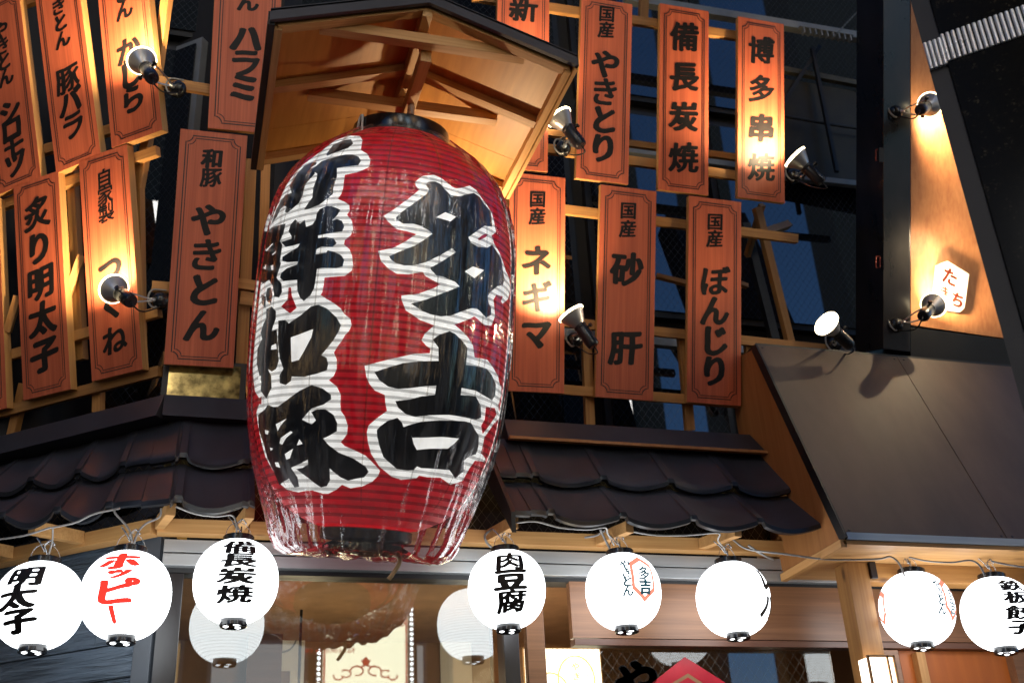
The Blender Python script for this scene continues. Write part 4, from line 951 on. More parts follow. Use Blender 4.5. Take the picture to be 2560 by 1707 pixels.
HOLES = [lpoly(s_, t) for s_, t in (
 ('660,490 745,442 848,485 795,530', 1), ('928,1020 1010,970 1118,1005 1020,1085', 1), ('475,1100 600,1098 740,1092 905,1105 870,1140 800,1200 640,1200 520,1212 490,1160', 2),
 ('330,370 400,345 497,310 480,370 430,470 390,535 335,550 335,450', 4), ('225,1010 300,970 260,1020 240,1060', 4), ('260,1110 330,1060 345,1070 300,1110 270,1160 250,1150', 4), ('375,1165 395,1120 420,1155', 4), ('290,1230 350,1190 325,1260 300,1270', 4),
 ('215,1290 240,1290 255,1330 225,1320', 4), ('145,1050 170,1060 165,1085 148,1080', 4), ('180,1180 205,1190 185,1205', 4), ('190,430 225,415 230,455 190,460', 4), ('95,660 115,650 110,700 95,705', 4),
 ('175,1045 235,985 230,1000 180,1055', 3), ('225,1080 260,1055 255,1070 228,1090', 3), ('155,1200 175,1165 170,1210', 3), ('215,1180 235,1170 235,1215 218,1215', 3), ('555,345 630,300 600,330 560,355', 3))]
def lit_paper(name, col, em, paint=0.):
    """lantern paper lit from inside: diffuse paper that also glows; fibre noise in the paper's own colour"""
    m, nd, ln = newmat(name); out = N(nd, 'ShaderNodeOutputMaterial'); b = N(nd, 'ShaderNodeBsdfPrincipled', Roughness=.6)
    tc = N(nd, 'ShaderNodeTexCoord'); no = N(nd, 'ShaderNodeTexNoise', Detail=6.); no.inputs['Scale'].default_value = 16.; ln.new(tc.outputs['Object'], no.inputs['Vector'])
    rp = ramp(nd, [(.3, [c*.78 for c in col]), (.7, [min(1, c*1.12) for c in col])]); ln.new(no.outputs['Fac'], rp.inputs[0])
    ln.new(rp.outputs[0], b.inputs['Base Color']); ln.new(rp.outputs[0], b.inputs['Emission Color']); b.inputs['Emission Strength'].default_value = em
    ln.new(b.outputs[0], out.inputs[0]); return m
M['lan_red'] = lit_paper('lantern_red_paper', (.42, .002, .009), .44)
M['lan_white'] = lit_paper('lantern_white_paper', (.80, .79, .75), .72)
m, nd, ln = newmat('lantern_rib'); M['rib'] = m
out = N(nd, 'ShaderNodeOutputMaterial'); t_ = N(nd, 'ShaderNodeBsdfTransparent'); b = N(nd, 'ShaderNodeBsdfDiffuse'); b.inputs['Color'].default_value = (.05, .04, .035, 1)
mx = N(nd, 'ShaderNodeMixShader'); mx.inputs[0].default_value = .46; ln.new(t_.outputs[0], mx.inputs[1]); ln.new(b.outputs[0], mx.inputs[2]); ln.new(mx.outputs[0], out.inputs[0])
lan = thing('big_paper_lantern', 'big red paper lantern with black and white brush characters in a clear plastic bag', 'lantern', BM)
hs = [.06+i*(1.97)/240 for i in range(241)]
NR = 58; PITCH_R = 1.97/NR
def rbul(h): 
    t = ((h-.06)/PITCH_R) % 1; return rp_(h)+.0022*math.sin(math.pi*t)
body = MB().lathe([(rbul(h), h) for h in hs], 128).build('paper_body', 'lan_red', lan, smooth=True)
mw_, mr_, mb_, mh_ = MB(), MB(), MB(), MB()
for p in WHITE: wrap_poly(mw_, p, .004)
for p in REDS: wrap_poly(mr_, p, .0055)
for p in BLACK: wrap_poly(mb_, p, .0085)
for p in HOLES: wrap_poly(mh_, p, .0105)
# the same four characters again round the right hand side (seen edge-on) and once more at the back
for th0, hc, chs, sz in ((R(6), 1.62, '新鮮和豚', .44), (R(120), 1.62, '多吉', .7)):
    for i, c in enumerate(chs):
        cy_ = hc-i*sz*.92
        for bold, mm, off in ((.095, mw_, .004), (.035, mb_, .0085)):
            vs, fs = glyph(c, bold, 2)
            for f in fs:
                pass
            bm = bmesh.new(); bv = [bm.verts.new((th0*RREF+sz*q.x, cy_+sz*q.y, 0)) for q in (brush(v) for v in vs)]
            for f in fs:
                try: bm.faces.new([bv[k] for k in f])
                except ValueError: pass
            grid_cut(bm, .08); o = len(mm.v); bm.verts.index_update()
            for v in bm.verts:
                th, h = v.co.x/RREF, v.co.y; r_ = rp_(h)+off; mm.v.append((r_*math.cos(th), r_*math.sin(th), h))
            mm.f += [tuple(o+v.index for v in f.verts) for f in bm.faces]; bm.free()
mw_.build('white_outline', 'lan_white', lan, smooth=True); mr_.build('red_patches', 'lan_red', lan, smooth=True)
M['lan_ink'] = surf('lantern_ink', (.008, .008, .010), .35, var=.3)
mb_.build('brush_characters', 'lan_ink', lan, smooth=True); mh_.build('character_counters', 'lan_white', lan, smooth=True)
rb = MB()
for i in range(1, NR):
    h = .06+i*PITCH_R
    rb.lathe([(rp_(h-.0068)+.0066, h-.0068), (rp_(h)+.0074, h), (rp_(h+.0068)+.0066, h+.0068)], 128)
rb.build('ribs', 'rib', lan, smooth=True)
# vertical paper seams
smm = MB()
for k in range(14):
    th = R(-180+k*25.7); u = th*RREF; wrap_poly(smm, [(u-.004, .1), (u+.004, .1), (u+.004, 2.0), (u-.004, 2.0)], .0062, .08)
m, nd, ln = newmat('lantern_seam'); M['seam'] = m
out = N(nd, 'ShaderNodeOutputMaterial'); t_ = N(nd, 'ShaderNodeBsdfTransparent'); b = N(nd, 'ShaderNodeBsdfDiffuse'); b.inputs['Color'].default_value = (.30, .22, .10, 1)
mx = N(nd, 'ShaderNodeMixShader'); mx.inputs[0].default_value = .35; ln.new(t_.outputs[0], mx.inputs[1]); ln.new(b.outputs[0], mx.inputs[2]); ln.new(mx.outputs[0], out.inputs[0])
smm.build('paper_seams', 'seam', lan, smooth=True)
smooth_angle(MB().lathe([(.19, 2.005), (.226, 2.005), (.228, 2.01), (.228, 2.105), (.224, 2.112), (.19, 2.112)], 64, closed=True).build('top_ring', 'black', lan), 40)
smooth_angle(MB().lathe([(.0, .02), (.19, .02), (.19, .0), (.196, -.004), (.202, 0), (.202, .045), (.19, .05), (.0, .05)], 64).build('bottom_ring', 'black', lan), 40)
ck = MB(); ck.tube([V((.232*math.cos(t), .232*math.sin(t), 2.04+.025*math.sin(t*1.0))) for t in [2*math.pi*i/48 for i in range(49)]], .006, 8, cap=False)
ck.tube(spl([V((.235*math.cos(a), .235*math.sin(a), z)) for a, z in ((-2.75, 2.05), (-2.7, 2.10), (-2.62, 2.115), (-2.6, 2.06), (-2.58, 2.02))]), .006, 8)
ck.build('tie_cable', 'cablew', lan, smooth=True)
tp = BMI @ V((KXM+.015, 4.30, kr(4.30)-.24))
hk = MB(); hk.tube([V((0, 0, 2.05)), tp], .010, 10); hk.bar((-.2, 0, 2.06), (.2, 0, 2.06), .03, .012); hk.lathe([(.018, 0), (.018, .05)], 12, Matrix.Translation(tp+V((0, 0, -.06))))
hk.build('hanger', 'steel', lan, smooth=False)
# clear plastic bag
from mathutils import noise as NZ
m, nd, ln = newmat('clear_plastic'); M['plastic'] = m
out = N(nd, 'ShaderNodeOutputMaterial'); tr = N(nd, 'ShaderNodeBsdfTransparent'); tr.inputs['Color'].default_value = (.97, .97, .98, 1)
g = N(nd, 'ShaderNodeBsdfGlossy', Roughness=.045); df = N(nd, 'ShaderNodeBsdfDiffuse'); df.inputs['Color'].default_value = (.75, .75, .78, 1)
tc = N(nd, 'ShaderNodeTexCoord'); mp = N(nd, 'ShaderNodeMapping'); mp.inputs['Scale'].default_value = (13, 13, .55); ln.new(tc.outputs['Object'], mp.inputs['Vector'])
no = N(nd, 'ShaderNodeTexNoise', Detail=5., Distortion=.4); no.inputs['Scale'].default_value = 1.; ln.new(mp.outputs[0], no.inputs['Vector'])
n3 = N(nd, 'ShaderNodeTexNoise', Detail=3., Distortion=1.5); n3.inputs['Scale'].default_value = 9.; ln.new(tc.outputs['Object'], n3.inputs['Vector'])
sz0 = N(nd, 'ShaderNodeSeparateXYZ'); ln.new(tc.outputs['Object'], sz0.inputs[0])
g0 = N(nd, 'ShaderNodeMapRange'); g0.inputs['From Min'].default_value = .6; g0.inputs['From Max'].default_value = .1; g0.inputs['To Max'].default_value = .35; ln.new(sz0.outputs['Z'], g0.inputs['Value'])
hm_ = N(nd, 'ShaderNodeMath', operation='MULTIPLY_ADD'); ln.new(n3.outputs['Fac'], hm_.inputs[0]); ln.new(g0.outputs[0], hm_.inputs[1]); ln.new(no.outputs['Fac'], hm_.inputs[2])
bp = N(nd, 'ShaderNodeBump', Strength=.75, Distance=.03); ln.new(hm_.outputs[0], bp.inputs['Height']); ln.new(bp.outputs[0], g.inputs['Normal'])
fr = N(nd, 'ShaderNodeFresnel', IOR=1.45); ln.new(bp.outputs[0], fr.inputs['Normal'])
ad = N(nd, 'ShaderNodeMath', operation='MULTIPLY_ADD', use_clamp=True); ad.inputs[1].default_value = 1.0; ad.inputs[2].default_value = .045; ln.new(fr.outputs[0], ad.inputs[0])
m1 = N(nd, 'ShaderNodeMixShader'); ln.new(ad.outputs[0], m1.inputs[0]); ln.new(tr.outputs[0], m1.inputs[1]); ln.new(g.outputs[0], m1.inputs[2])
m2 = N(nd, 'ShaderNodeMixShader')
mp2 = N(nd, 'ShaderNodeMapping'); mp2.inputs['Scale'].default_value = (9, 9, .5); ln.new(tc.outputs['Object'], mp2.inputs['Vector'])
n2 = N(nd, 'ShaderNodeTexNoise', Detail=6., Distortion=.8); n2.inputs['Scale'].default_value = 1.; ln.new(mp2.outputs[0], n2.inputs['Vector'])
r2 = ramp(nd, [(.0, (.008,)*3), (.46, (.008,)*3), (.5, (.05,)*3), (.54, (.008,)*3), (.62, (.008,)*3), (.64, (.08,)*3), (.67, (.008,)*3)]); ln.new(n2.outputs['Fac'], r2.inputs[0]); sz_ = N(nd, 'ShaderNodeSeparateXYZ'); ln.new(tc.outputs['Object'], sz_.inputs[0])  # streak ramp: crease whitening that also paints in vertical highlights
gz = N(nd, 'ShaderNodeMapRange'); gz.inputs['From Min'].default_value = .42; gz.inputs['From Max'].default_value = .0; gz.inputs['To Max'].default_value = .06; ln.new(sz_.outputs['Z'], gz.inputs['Value'])
ga = N(nd, 'ShaderNodeMath', operation='ADD'); ln.new(r2.outputs[0], ga.inputs[0]); ln.new(gz.outputs[0], ga.inputs[1]); ln.new(ga.outputs[0], m2.inputs[0])
gb = N(nd, 'ShaderNodeMath', operation='ADD', use_clamp=True); ln.new(ad.outputs[0], gb.inputs[0]); ln.new(gz.outputs[0], gb.inputs[1]); ln.new(gb.outputs[0], m1.inputs[0]); ln.new(m1.outputs[0], m2.inputs[1]); ln.new(df.outputs[0], m2.inputs[2]); ln.new(m2.outputs[0], out.inputs[0])
BAG = [(2.03, .266), (1.98, .325)]+[(h, rp_(h)+.022) for h in (1.9, 1.8, 1.7, 1.6, 1.5, 1.4, 1.3, 1.2, 1.1, 1.0, .9, .8, .7, .6)]+[(.5, .554), (.4, .532), (.3, .506), (.2, .477), (.12, .450), (.05, .424), (-.01, .398), (-.05, .372), (-.075, .33), (-.07, .27), (-.04, .20), (-.01, .14)]
hb = []
for (h0, r0), (h1, r1) in zip(BAG[:-1], BAG[1:]):
    k = 3 if h0 > .55 else 5
    for i in range(k): hb.append((h0+(h1-h0)*i/k, r0+(r1-r0)*i/k))
hb.append(BAG[-1])
NT = 260; bag = MB()
for i, (h, r0) in enumerate(hb):
    low = max(0, min(1, (.62-h)/.6)); edge = max(0, min(1, (.05-h)/.1))
    for j in range(NT):
        th = 2*math.pi*j/NT; cx, sx_ = math.cos(th), math.sin(th)
        c1 = abs(NZ.noise(V((cx*9, sx_*9, h*.35)))) ; c2 = NZ.noise(V((cx*22+3, sx_*22, h*.6)))
        c3 = abs(NZ.noise(V((cx*5+7, sx_*5, h*3.)))); c4 = NZ.noise(V((cx*14, sx_*14+5, h*9)))
        dr = .016*(.5-c1*1.6)+.004*c2*(1-low) + low*(-.022*c3+.022*(.5-abs(NZ.noise(V((cx*6+1, sx_*6, h*.6))))*1.8)) + edge*.012*c4
        r_ = max(r0+dr, (rp_(h)+.012) if h > .1 else .02); hh = h+edge*(.03*c3-.015+.022*NZ.noise(V((cx*5, sx_*5, 0))))
        bag.v.append((r_*cx, r_*sx_, hh))
    if i:
        for j in range(NT): bag.f.append(((i-1)*NT+j, (i-1)*NT+(j+1) % NT, i*NT+(j+1) % NT, i*NT+j))
pb = bag.build('plastic_bag', 'plastic', lan); smooth_angle(pb, 55)
tpm = MB(); tpm.tube(spl([V((.10, -.27, -.06)), V((.11, -.285, -.10)), V((.085, -.285, -.155)), V((.07, -.28, -.18))]), [.012]*7+[.014]*7+[.010]*4+[.004] if False else .010, 6)
tpm.build('tape_end', surf('parcel_tape', (.40, .27, .14), .35), lan, smooth=True)
for nm_ in ('plastic_bag',): pb.visible_shadow = True

# ------------------------------------------------------------------ small white paper lanterns
SR, SHH = .180, .172
def rs(z):
    t = min(.985, abs(z)/(SHH*1.075)); return SR*(1-t**2.15)**(1/2.15)
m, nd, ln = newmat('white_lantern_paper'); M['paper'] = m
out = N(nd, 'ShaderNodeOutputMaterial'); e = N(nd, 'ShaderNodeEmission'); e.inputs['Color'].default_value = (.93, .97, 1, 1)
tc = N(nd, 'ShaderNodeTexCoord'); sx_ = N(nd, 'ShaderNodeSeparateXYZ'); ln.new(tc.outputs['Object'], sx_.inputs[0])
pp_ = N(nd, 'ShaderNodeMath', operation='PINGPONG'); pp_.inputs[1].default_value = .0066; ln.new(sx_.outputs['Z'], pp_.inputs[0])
mr2 = N(nd, 'ShaderNodeMapRange'); mr2.inputs['From Max'].default_value = .0016; mr2.inputs['To Min'].default_value = 2.0; mr2.inputs['To Max'].default_value = 3.6; ln.new(pp_.outputs[0], mr2.inputs['Value']); ln.new(mr2.outputs[0], e.inputs['Strength'])  # dim rib bands: shade of the inner wires put into the glow
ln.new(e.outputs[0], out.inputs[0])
M['redglow'] = emis('red_translucent_ink', (.85, .045, .03), .9)
M['orangeglow'] = emis('pale_red_print', (1., .30, .20), .8)
M['teal'] = surf('teal_ink', (.012, .06, .085), .5, emit=((.02, .12, .16), .3))
zz = [-SHH+2*SHH*i/108 for i in range(109)]
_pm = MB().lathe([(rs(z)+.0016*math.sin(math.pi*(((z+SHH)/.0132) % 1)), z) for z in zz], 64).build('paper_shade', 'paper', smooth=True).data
_tr = smooth_angle(MB().lathe([(.060, SHH-.012), (.068, SHH-.010), (.068, SHH+.026), (.064, SHH+.030), (.050, SHH+.030)], 40).build('top_ring', 'black'), 40).data
b_ = MB().lathe([(.056, -SHH+.008), (.058, -SHH-.022), (.054, -SHH-.026), (.050, -SHH-.024), (.0, -SHH-.018)], 40)
_br = smooth_angle(b_.build('bottom_ring', 'black'), 40).data
hl = MB()
for a in (R(-70), R(50), R(170)): hl.lathe([(.013, -SHH-.0215), (.004, -SHH-.0255), (.0, -SHH-.0255)], 14, Matrix.Translation((.032*math.cos(a), .032*math.sin(a), -.001)))
_vh = hl.build('vent_hole', emis('lantern_vent_light', (.95, .97, 1), 3.0)).data
hm = MB(); hm.tube([V((.062*math.cos(t), 0, SHH+.02+.075*math.sin(t))) for t in [math.pi*i/14 for i in range(15)]], .0014, 5)
_hh = hm.build('wire_handle', 'steel', smooth=True).data
for nm_ in ('paper_shade', 'top_ring', 'bottom_ring', 'vent_hole', 'wire_handle'): bpy.data.objects.remove(bpy.data.objects[nm_]) if bpy.data.objects[nm_].parent is None else None
for o_ in list(COL.objects):
    if o_.parent is None and o_.data in (_pm, _tr, _br, _vh, _hh): bpy.data.objects.remove(o_)
def wrap_small(items, th0, mat, par, nm, bold=.05, slant=.06, lines=None, ys=1.):
    bm = bmesh.new()
    for i, (c, cx, cy_, s_) in enumerate(items):
        vs, fs = glyph(c, bold)
        bv = [bm.verts.new((cx+s_*q.x, cy_+s_*ys*q.y, 0)) for q in (brush(v, slant, ph=i) for v in vs)]
        for f in fs:
            try: bm.faces.new([bv[k] for k in f])
            except ValueError: pass
    for quad in lines or ():
        try: bm.faces.new([bm.verts.new((x, y, 0)) for x, y in quad])
        except ValueError: pass
    grid_cut(bm, .022); m = MB(); bm.verts.index_update()
    for v in bm.verts:
        z = v.co.y; r_ = rs(z)+.0028; th = th0+v.co.x/max(.10, rs(z)*.5+SR*.5); m.v.append((r_*math.cos(th), r_*math.sin(th), z))
    m.f = [tuple(v.index for v in f.verts) for f in bm.faces]; bm.free()
    return m.build(nm, mat, par, smooth=True)
def small(px, py, Y, face, label, tilt=0., clear=None):
    p = aty(px, py, Y); mwm = Matrix.Translation(p) @ Matrix.Rotation(tilt, 4, 'Y')
    t = thing('white_paper_lantern', label, 'lantern', mwm, 'small white paper lanterns under the eaves')
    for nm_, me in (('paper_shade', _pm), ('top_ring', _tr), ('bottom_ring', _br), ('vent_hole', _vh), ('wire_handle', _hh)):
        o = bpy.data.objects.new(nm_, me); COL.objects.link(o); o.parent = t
        if nm_ == 'wire_handle': o.rotation_euler.z = R(20)
    th = math.atan2(CO.y-p.y, CO.x-p.x)+R(face)
    # hook and twin cable above
    hk = MB(); top = V((0, 0, SHH+.03))
    hk.tube(spl([V((0, 0, SHH-.02)), V((.003, 0, SHH+.05)), V((-.01, 0, SHH+.085)), V((.012, 0, SHH+.11)), V((.03, 0, SHH+.09))]), .0042, 8)
    hk.tube([V((.008, .01, SHH-.01)), V((.010, .012, SHH+.08))], .0038, 8)
    hk.tube(spl([V((-.008, 0, SHH+.06)), V((-.03, .01, SHH+.10)), V((-.05, .03, SHH+.13))]), .0036, 8)
    hk.build('hook', 'steel', t, smooth=True)
    return t, th
t, th = small(97, 1513, 5.07, -24, 'white lantern lettered 明太子 at the left picture border')
wrap_small([('明', .0, .082, .155), ('太', -.02, -.008, .16), ('子', -.008, -.098, .15)], th, 'ink', t, 'lettering', .06, .12, ys=.62)
t, th = small(315, 1488, 4.863, -14, 'white lantern with red characters ホッピー under the eave corner')
wrap_small([('ホ', .0, .104, .175)], th, 'redglow', t, 'lettering', .08, .06, ys=.5)
wrap_small([('ッ', .006, .050, .12)], th, 'redglow', t, 'lettering', .07, .10, ys=.42); wrap_small([('ピ', .0, -.026, .185)], th, 'redglow', t, 'lettering', .08, .06, ys=.62)
wrap_small([], th, 'redglow', t, 'lettering', lines=[[(-.026, -.082), (-.004, -.080), (.008, -.138), (.0, -.146), (-.012, -.14)]])
t, th = small(590, 1453, 4.97, 2, 'white lantern lettered 備長炭焼 just left of the big lantern bag')
wrap_small([('備', .004, .112, .165), ('長', .0, .048, .16), ('炭', -.004, -.022, .165), ('焼', -.008, -.094, .165)], th, 'ink', t, 'lettering', .06, .06, ys=.42)
t, th = small(1267, 1473, 5.03, 7, 'white lantern lettered 肉豆腐 right under the end of the tiled eave')
wrap_small([('肉', .0, .092, .15), ('豆', .0, .0, .155), ('腐', .0, -.092, .15)], th, 'ink', t, 'lettering', .06, .08, ys=.65)
HEXP = [(0, .075), (.042, .05), (.042, -.035), (0, -.072), (-.042, -.035), (-.042, .05)]
def hexline(cx, cy_, k=1., w_=.015):
    out = []
    for a, b in zip(HEXP, HEXP[1:]+HEXP[:1]):
        a0, b0 = V(a)*k, V(b)*k; f = 1-w_/(.042*k)
        out.append([(cx+a0.x, cy_+a0.y), (cx+b0.x, cy_+b0.y), (cx+b0.x*f, cy_+b0.y*f), (cx+a0.x*f, cy_+a0.y*f)])
    return out
def takichi(t, th, k=1.):
    wrap_small([], th, 'orangeglow', t, 'hexagon_print', lines=hexline(.03*k, .02, 1.18*k))
    wrap_small([('多', .034*k, .045, .055*k), ('吉', .034*k, -.02, .055*k)]+[(c, -.035*k, .088-.043*i, .042*k) for i, c in enumerate('やきとん')], th, 'teal', t, 'lettering', .05)
t, th = small(1558, 1478, 5.03, 22, 'white lantern with pale red hexagon and やきとん in teal on its right side')
takichi(t, th, 1.3)
t, th = small(1833, 1497, 5.03, 72, 'white lantern left of the pine post, its black strokes only at the right edge')
wrap_small([('レ', .0, .07, .13), ('バ', .0, -.06, .13)], th, 'ink', t, 'lettering', .06)
t, th = small(2292, 1522, 4.86, 56, 'white lantern right of the pine post with faint red print at both edges', tilt=R(4))
takichi(t, th, 1.25); wrap_small([], th-R(125), 'orangeglow', t, 'hexagon_print', lines=hexline(0, 0, 1.2))
t, th = small(2497, 1534, 4.80, 34, 'white lantern lettered 鉄板餃子 at the right picture border', tilt=R(3))
wrap_small([('鉄', .0, .105, .15), ('板', .005, .040, .15), ('餃', .006, -.035, .155), ('子', .006, -.10, .14)], th, 'ink', t, 'lettering', .06, .10, ys=.45)

# ------------------------------------------------------------------ cables strung along the eaves
def cable(pts, r, mat, label):
    m = MB().tube(spl([aty(x, y, Y) for x, y, Y in pts]), r, 8); o = m.build('cable', mat, None, smooth=True); return tag(o, label, 'cable', 'cables strung under the eaves')
cable([(-20, 1350, 5.2), (60, 1338, 5.05), (120, 1320, 5.0), (132, 1318, 5.0), (190, 1305, 4.95), (235, 1284, 4.9), (300, 1270, 4.88)], 0.0045, 'cable', 'grey cable at the left picture border running to the ホッピー lantern')
cable([(132, 1318, 5.0), (131, 1350, 5.05), (122, 1385, 5.07), (117, 1400, 5.07)], 0.0037, 'cable', 'short grey drop cable down to the 明太子 lantern')
cable([(285, 1272, 4.88), (290, 1285, 4.88), (315, 1312, 4.865), (328, 1335, 4.863), (330, 1362, 4.863)], 0.0045, 'cable', 'cable dropping left side into the ホッピー lantern')
cable([(403, 1270, 4.88), (398, 1292, 4.88), (365, 1308, 4.87), (345, 1330, 4.863), (334, 1362, 4.863)], 0.0045, 'cable', 'cable dropping right side into the ホッピー lantern')
cable([(440, 1266, 4.86), (490, 1284, 4.9), (540, 1290, 4.95), (578, 1287, 4.97), (590, 1305, 4.97), (592, 1335, 4.97)], 0.0045, 'cablew', 'pale cable sagging to the 備長炭焼 lantern')
cable([(1240, 1318, 5.2), (1225, 1325, 5.15), (1212, 1340, 5.1), (1222, 1362, 5.1), (1245, 1375, 5.1)], 0.0060, 'cable', 'thick grey cable curl beside the 肉豆腐 lantern hook')
cable([(1290, 1306, 4.93), (1340, 1303, 4.9), (1400, 1318, 4.9), (1470, 1323, 4.93), (1512, 1318, 4.95), (1520, 1335, 5.0), (1535, 1362, 5.03)], 0.0045, 'cablew', 'pale cable along the tile edge between the 肉豆腐 lantern and the hexagon lantern')
cable([(1500, 1322, 5.0), (1506, 1335, 5.02), (1520, 1362, 5.03), (1528, 1378, 5.03)], 0.0060, 'cable', 'thick cable tied over the hexagon lantern')
cable([(1570, 1326, 4.95), (1640, 1337, 4.92), (1720, 1337, 4.93), (1795, 1332, 4.95), (1795, 1350, 5.0), (1812, 1372, 5.03)], 0.0045, 'cablew', 'pale cable sagging between the hexagon lantern and the next one')
cable([(1462, 1343, 5.2), (1490, 1338, 5.15), (1512, 1326, 5.05)], 0.0053, 'cable', 'short grey cable end tucked behind the rafter')
cable([(1832, 1348, 5.0), (1870, 1372, 4.98), (1960, 1384, 4.92), (2060, 1397, 4.86), (2140, 1398, 4.84), (2200, 1396, 4.80), (2226, 1391, 4.78), (2248, 1408, 4.775), (2262, 1440, 4.775)], 0.0053, 'cable', 'long grey cable across the pine post to the lantern right of it')
cable([(1870, 1362, 5.1), (1905, 1385, 5.1), (1935, 1398, 5.15)], 0.0067, 'cable', 'thick cable loop under the awning corner')
cable([(2272, 1392, 4.78), (2320, 1402, 4.74), (2380, 1405, 4.66), (2425, 1400, 4.60), (2448, 1412, 4.57), (2462, 1438, 4.56)], 0.0045, 'cable', 'grey cable between the two lanterns under the awning')
cable([(2478, 1402, 4.56), (2520, 1411, 4.5), (2580, 1420, 4.4)], 0.0045, 'cable', 'grey cable leaving at the right picture border')

# ------------------------------------------------------------------ across the street
ROWS = ((.6, 3.0), (4.2, 6.0), (7.6, 9.2))
opposite('opposite_building', -50, -17, 45.0, 'long plain building across the street far to the left, seen only in reflections', ROWS)
opposite('opposite_building', -8.5, 10.1, 45.0, 'plain building straight across the street with windows given an added fill glow, seen only in reflections', ROWS)
opposite('opposite_building', 11.75, 12.7, 45.0, 'narrow dark tower across the street, seen only in reflections', ((4.2, 6.0),))
opposite('opposite_building', 15.6, 36, 45.0, 'plain building across the street to the right, seen only in reflections', ROWS)
# added glowing panels opposite: they streak the plastic bag and brighten the front
for k, (x, z, wd_, ht_, mt, lab) in enumerate(((-7.6, 9.5, .7, 5.5, 'streak_w', 'tall added white glow panel at the left end of the block opposite'), (-4.3, 11.5, .8, 4.5, 'streak_o', 'tall added orange glow panel on the block opposite'), (-1.2, 12.5, .6, 6.5, 'streak_w', 'narrow added white glow panel high on the block opposite'), (2.4, 10.5, .8, 5.0, 'streak_c', 'added pale blue glow panel on the block opposite'), (5.6, 13., .7, 6., 'streak_o', 'high added orange glow panel on the block opposite'), (8.8, 10., .7, 5., 'streak_w', 'added white glow panel near the gap in the block opposite'))):
    if 'streak_w' not in M:
        M['streak_w'] = emis('white_streak_glow', (1, .97, .92), 11.); M['streak_o'] = emis('orange_streak_glow', (1, .55, .22), 8.); M['streak_c'] = emis('blue_streak_glow', (.55, .8, 1.), 9.)
    t = thing('added_glow_panel', lab, 'sign', (x, -9.2, z), 'added glow panels across the street')
    MB().box((0, 0, 0), (wd_, .3, ht_)).build('case', 'blackm', t); MB().box((0, .155, 0), (wd_*.9, .012, ht_*.96)).build('lit_face', mt, t)
nb = thing('added_side_block', 'added plain block down the street on the left, blocking sky from the wing, only seen in reflections', 'building', (-20, 4, 0))  # unseen block added to keep the sky out of the wing panes
MB().box((0, 0, 11), (10, 26, 22)).build('wall', 'opp', nb)
for k in range(5): MB().box((5.03, -10+k*4.2, 4.6), (.08, 2.4, 1.8)).build('window', 'fill_warm', nb)  # these windows carry the same added fill glow
for px_, lab in (((1.72, 6.5, 2.5), 'added drum lamp out of view behind the black mullion, brightening the shop interior'), ((.62, 6.6, 2.45), 'added drum lamp out of view behind the left window, brightening the shop interior')):
    pdl = thing('added_room_lamp', lab, 'lamp', px_, 'added lamps brightening the shop interior')
    MB().lathe([(.16, 0), (.16, .2)], 32).build('lamp_shade', emis('added_lamp_shade', (1, .80, .55), 2.0), pdl)
    MB().tube([V((0, 0, .1)), V((0, 0, .78))], .008, 8).build('lamp_cord', 'blackm', pdl)
    L = bpy.data.lights.new('added_room_light', 'POINT'); L.energy = 9; L.color = (1, .74, .46); L.shadow_soft_size = .12  # lamps added below view to brighten the room behind the panes
    lo = bpy.data.objects.new('added_room_light', L); COL.objects.link(lo); lo.parent = pdl; lo.location = (0, 0, .27)
KYR = -9.35; YV = 2*GLASSY-KYR
kt = aty(915, 1516, YV); kl, kr_ = aty(803, 1600, YV), aty(1027, 1600, YV)
kw = kr_.x-kl.x; kx = (kl.x+kr_.x)/2; KT = kt.z
ks = thing('karaoke_sign', 'tall cream karaoke sign edged with light dots, seen mirrored in the shop window', 'sign', Matrix(((-1, 0, 0, kx), (0, 0, 1, KYR), (0, 1, 0, KT), (0, 0, 0, 1))))
M['sign_face'] = emis('karaoke_sign_face', (.93, .90, .66), 4.2); M['sign_red'] = emis('karaoke_sign_red', (.55, .06, .03), 2.2); M['sign_blue'] = emis('karaoke_sign_blue', (.08, .20, .75), 2.6); M['sign_dot'] = emis('light_dots', (.95, 1, 1), 9.)
H_ = 4.6
MB().box((0, -H_/2, -.09), (kw*1.16, H_+.16, .14)).build('case', 'blackm', ks)
MB().box((0, -H_/2, -.008), (kw*.94, H_, .016)).build('lit_face', 'sign_face', ks)
m_ = MB()
for x in (-1, 1): m_.box((x*kw*.455, -H_/2, .004), (kw*.02, H_, .006))
m_.box((0, -.02, .004), (kw*.89, .025, .006)); m_.build('red_border', 'sign_red', ks)
m_ = MB(); k = 0
while k*.088 < H_:
    for x in (-1, 1): m_.disc(.030, .006, 10, Matrix.Translation((x*kw*.515, -.02-k*.088, 0)))
    k += 1
m_.build('light_dots', 'sign_dot', ks)
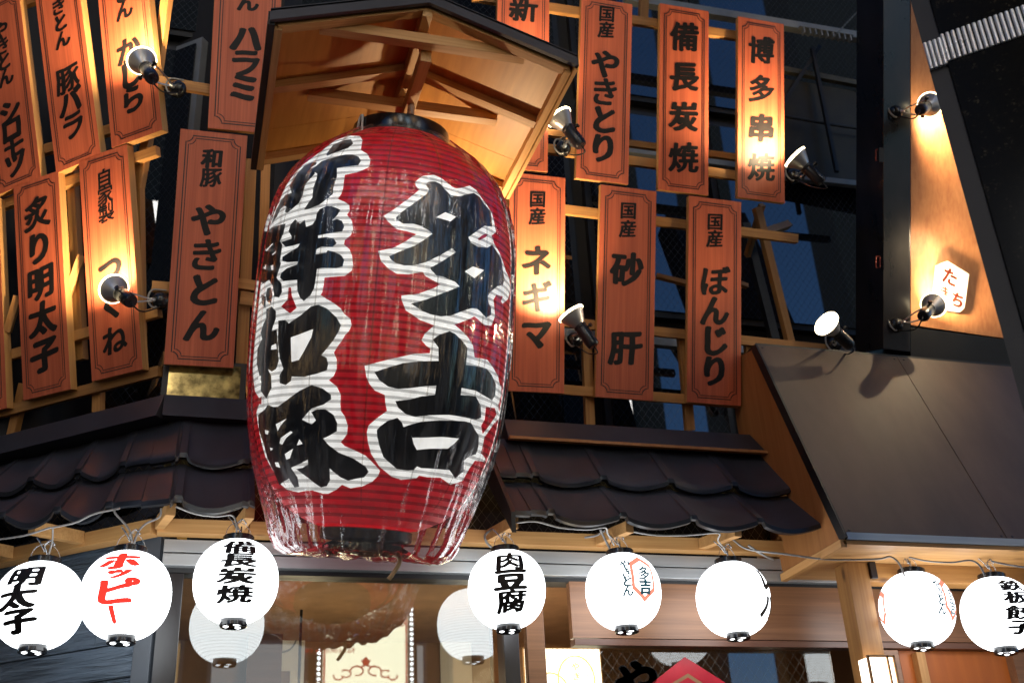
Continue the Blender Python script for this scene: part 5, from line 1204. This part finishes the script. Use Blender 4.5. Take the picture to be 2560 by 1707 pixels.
def stext(s_, x, y, size, mat, bold, wid=1.):
    m_ = MB(); adv = size*wid
    for i, c in enumerate(s_):
        vs, fs = glyph(c, bold); m_.add([(x+(i-(len(s_)-1)/2)*adv+size*q.x, y+size*q.y, .008) for q in vs], fs)
    return m_.build('lettering', mat, ks)
m_ = MB()
m_.add([(x*kw, y*kw, .008) for x, y in ((.20, -.33), (.14, -.33), (.02, -.17), (.06, -.15))], [(0, 1, 2, 3)])
m_.add([(x*kw, y*kw, .008) for x, y in ((.06, -.15), (.02, -.17), (-.03, -.30), (.0, -.32))], [(0, 1, 2, 3)])
m_.add([(x*kw, y*kw, .008) for x, y in ((.0, -.32), (-.03, -.30), (-.10, -.15), (-.07, -.15))], [(0, 1, 2, 3)])
m_.add([(x*kw, y*kw, .008) for x, y in ((-.07, -.15), (-.10, -.15), (-.13, -.33), (-.10, -.33))], [(0, 1, 2, 3)])
for f in [m_]: f.v = [(-x, y, z) for x, y, z in f.v]
m_.build('logo', 'sign_blue', ks)
stext('Karaoke Nice', .42*kw, -.47*kw, .14, 'sign_red', .004, .52); stext('カラオケ', 0, -1.02*kw, .40, 'sign_red', .05, .95)
orn = MB()
for sx_ in (-1, 1):
    for (cx, cy_, r_, a0, a1) in ((.10, -.70, .07, 0, 300), (.22, -.73, .055, 40, 330), (.30, -.76, .05, 180, 400), (.06, -.62, .05, 100, 330)):
        P = [V((sx_*(cx+r_*math.cos(R(a)))*kw, (cy_+r_*.7*math.sin(R(a)))*kw, .01)) for a in range(a0, a1, 15)]; orn.tube(P, .014, 5)
    for (cx, cy_) in ((.38, -.10), (.33, -.14), (.40, -.17)):
        P = [V((sx_*(cx+.035*math.cos(R(a)))*kw, (cy_+.03*math.sin(R(a)))*kw, .01)) for a in range(0, 375, 20)]; orn.tube(P, .012, 5)
orn.add([(x*kw, y*kw, .012) for x, y in ((0, -.54), (.045, -.60), (.02, -.66), (0, -.64), (-.02, -.66), (-.045, -.60))], [(0, 1, 2, 3, 4, 5)])
orn.build('ornament', 'sign_red', ks)
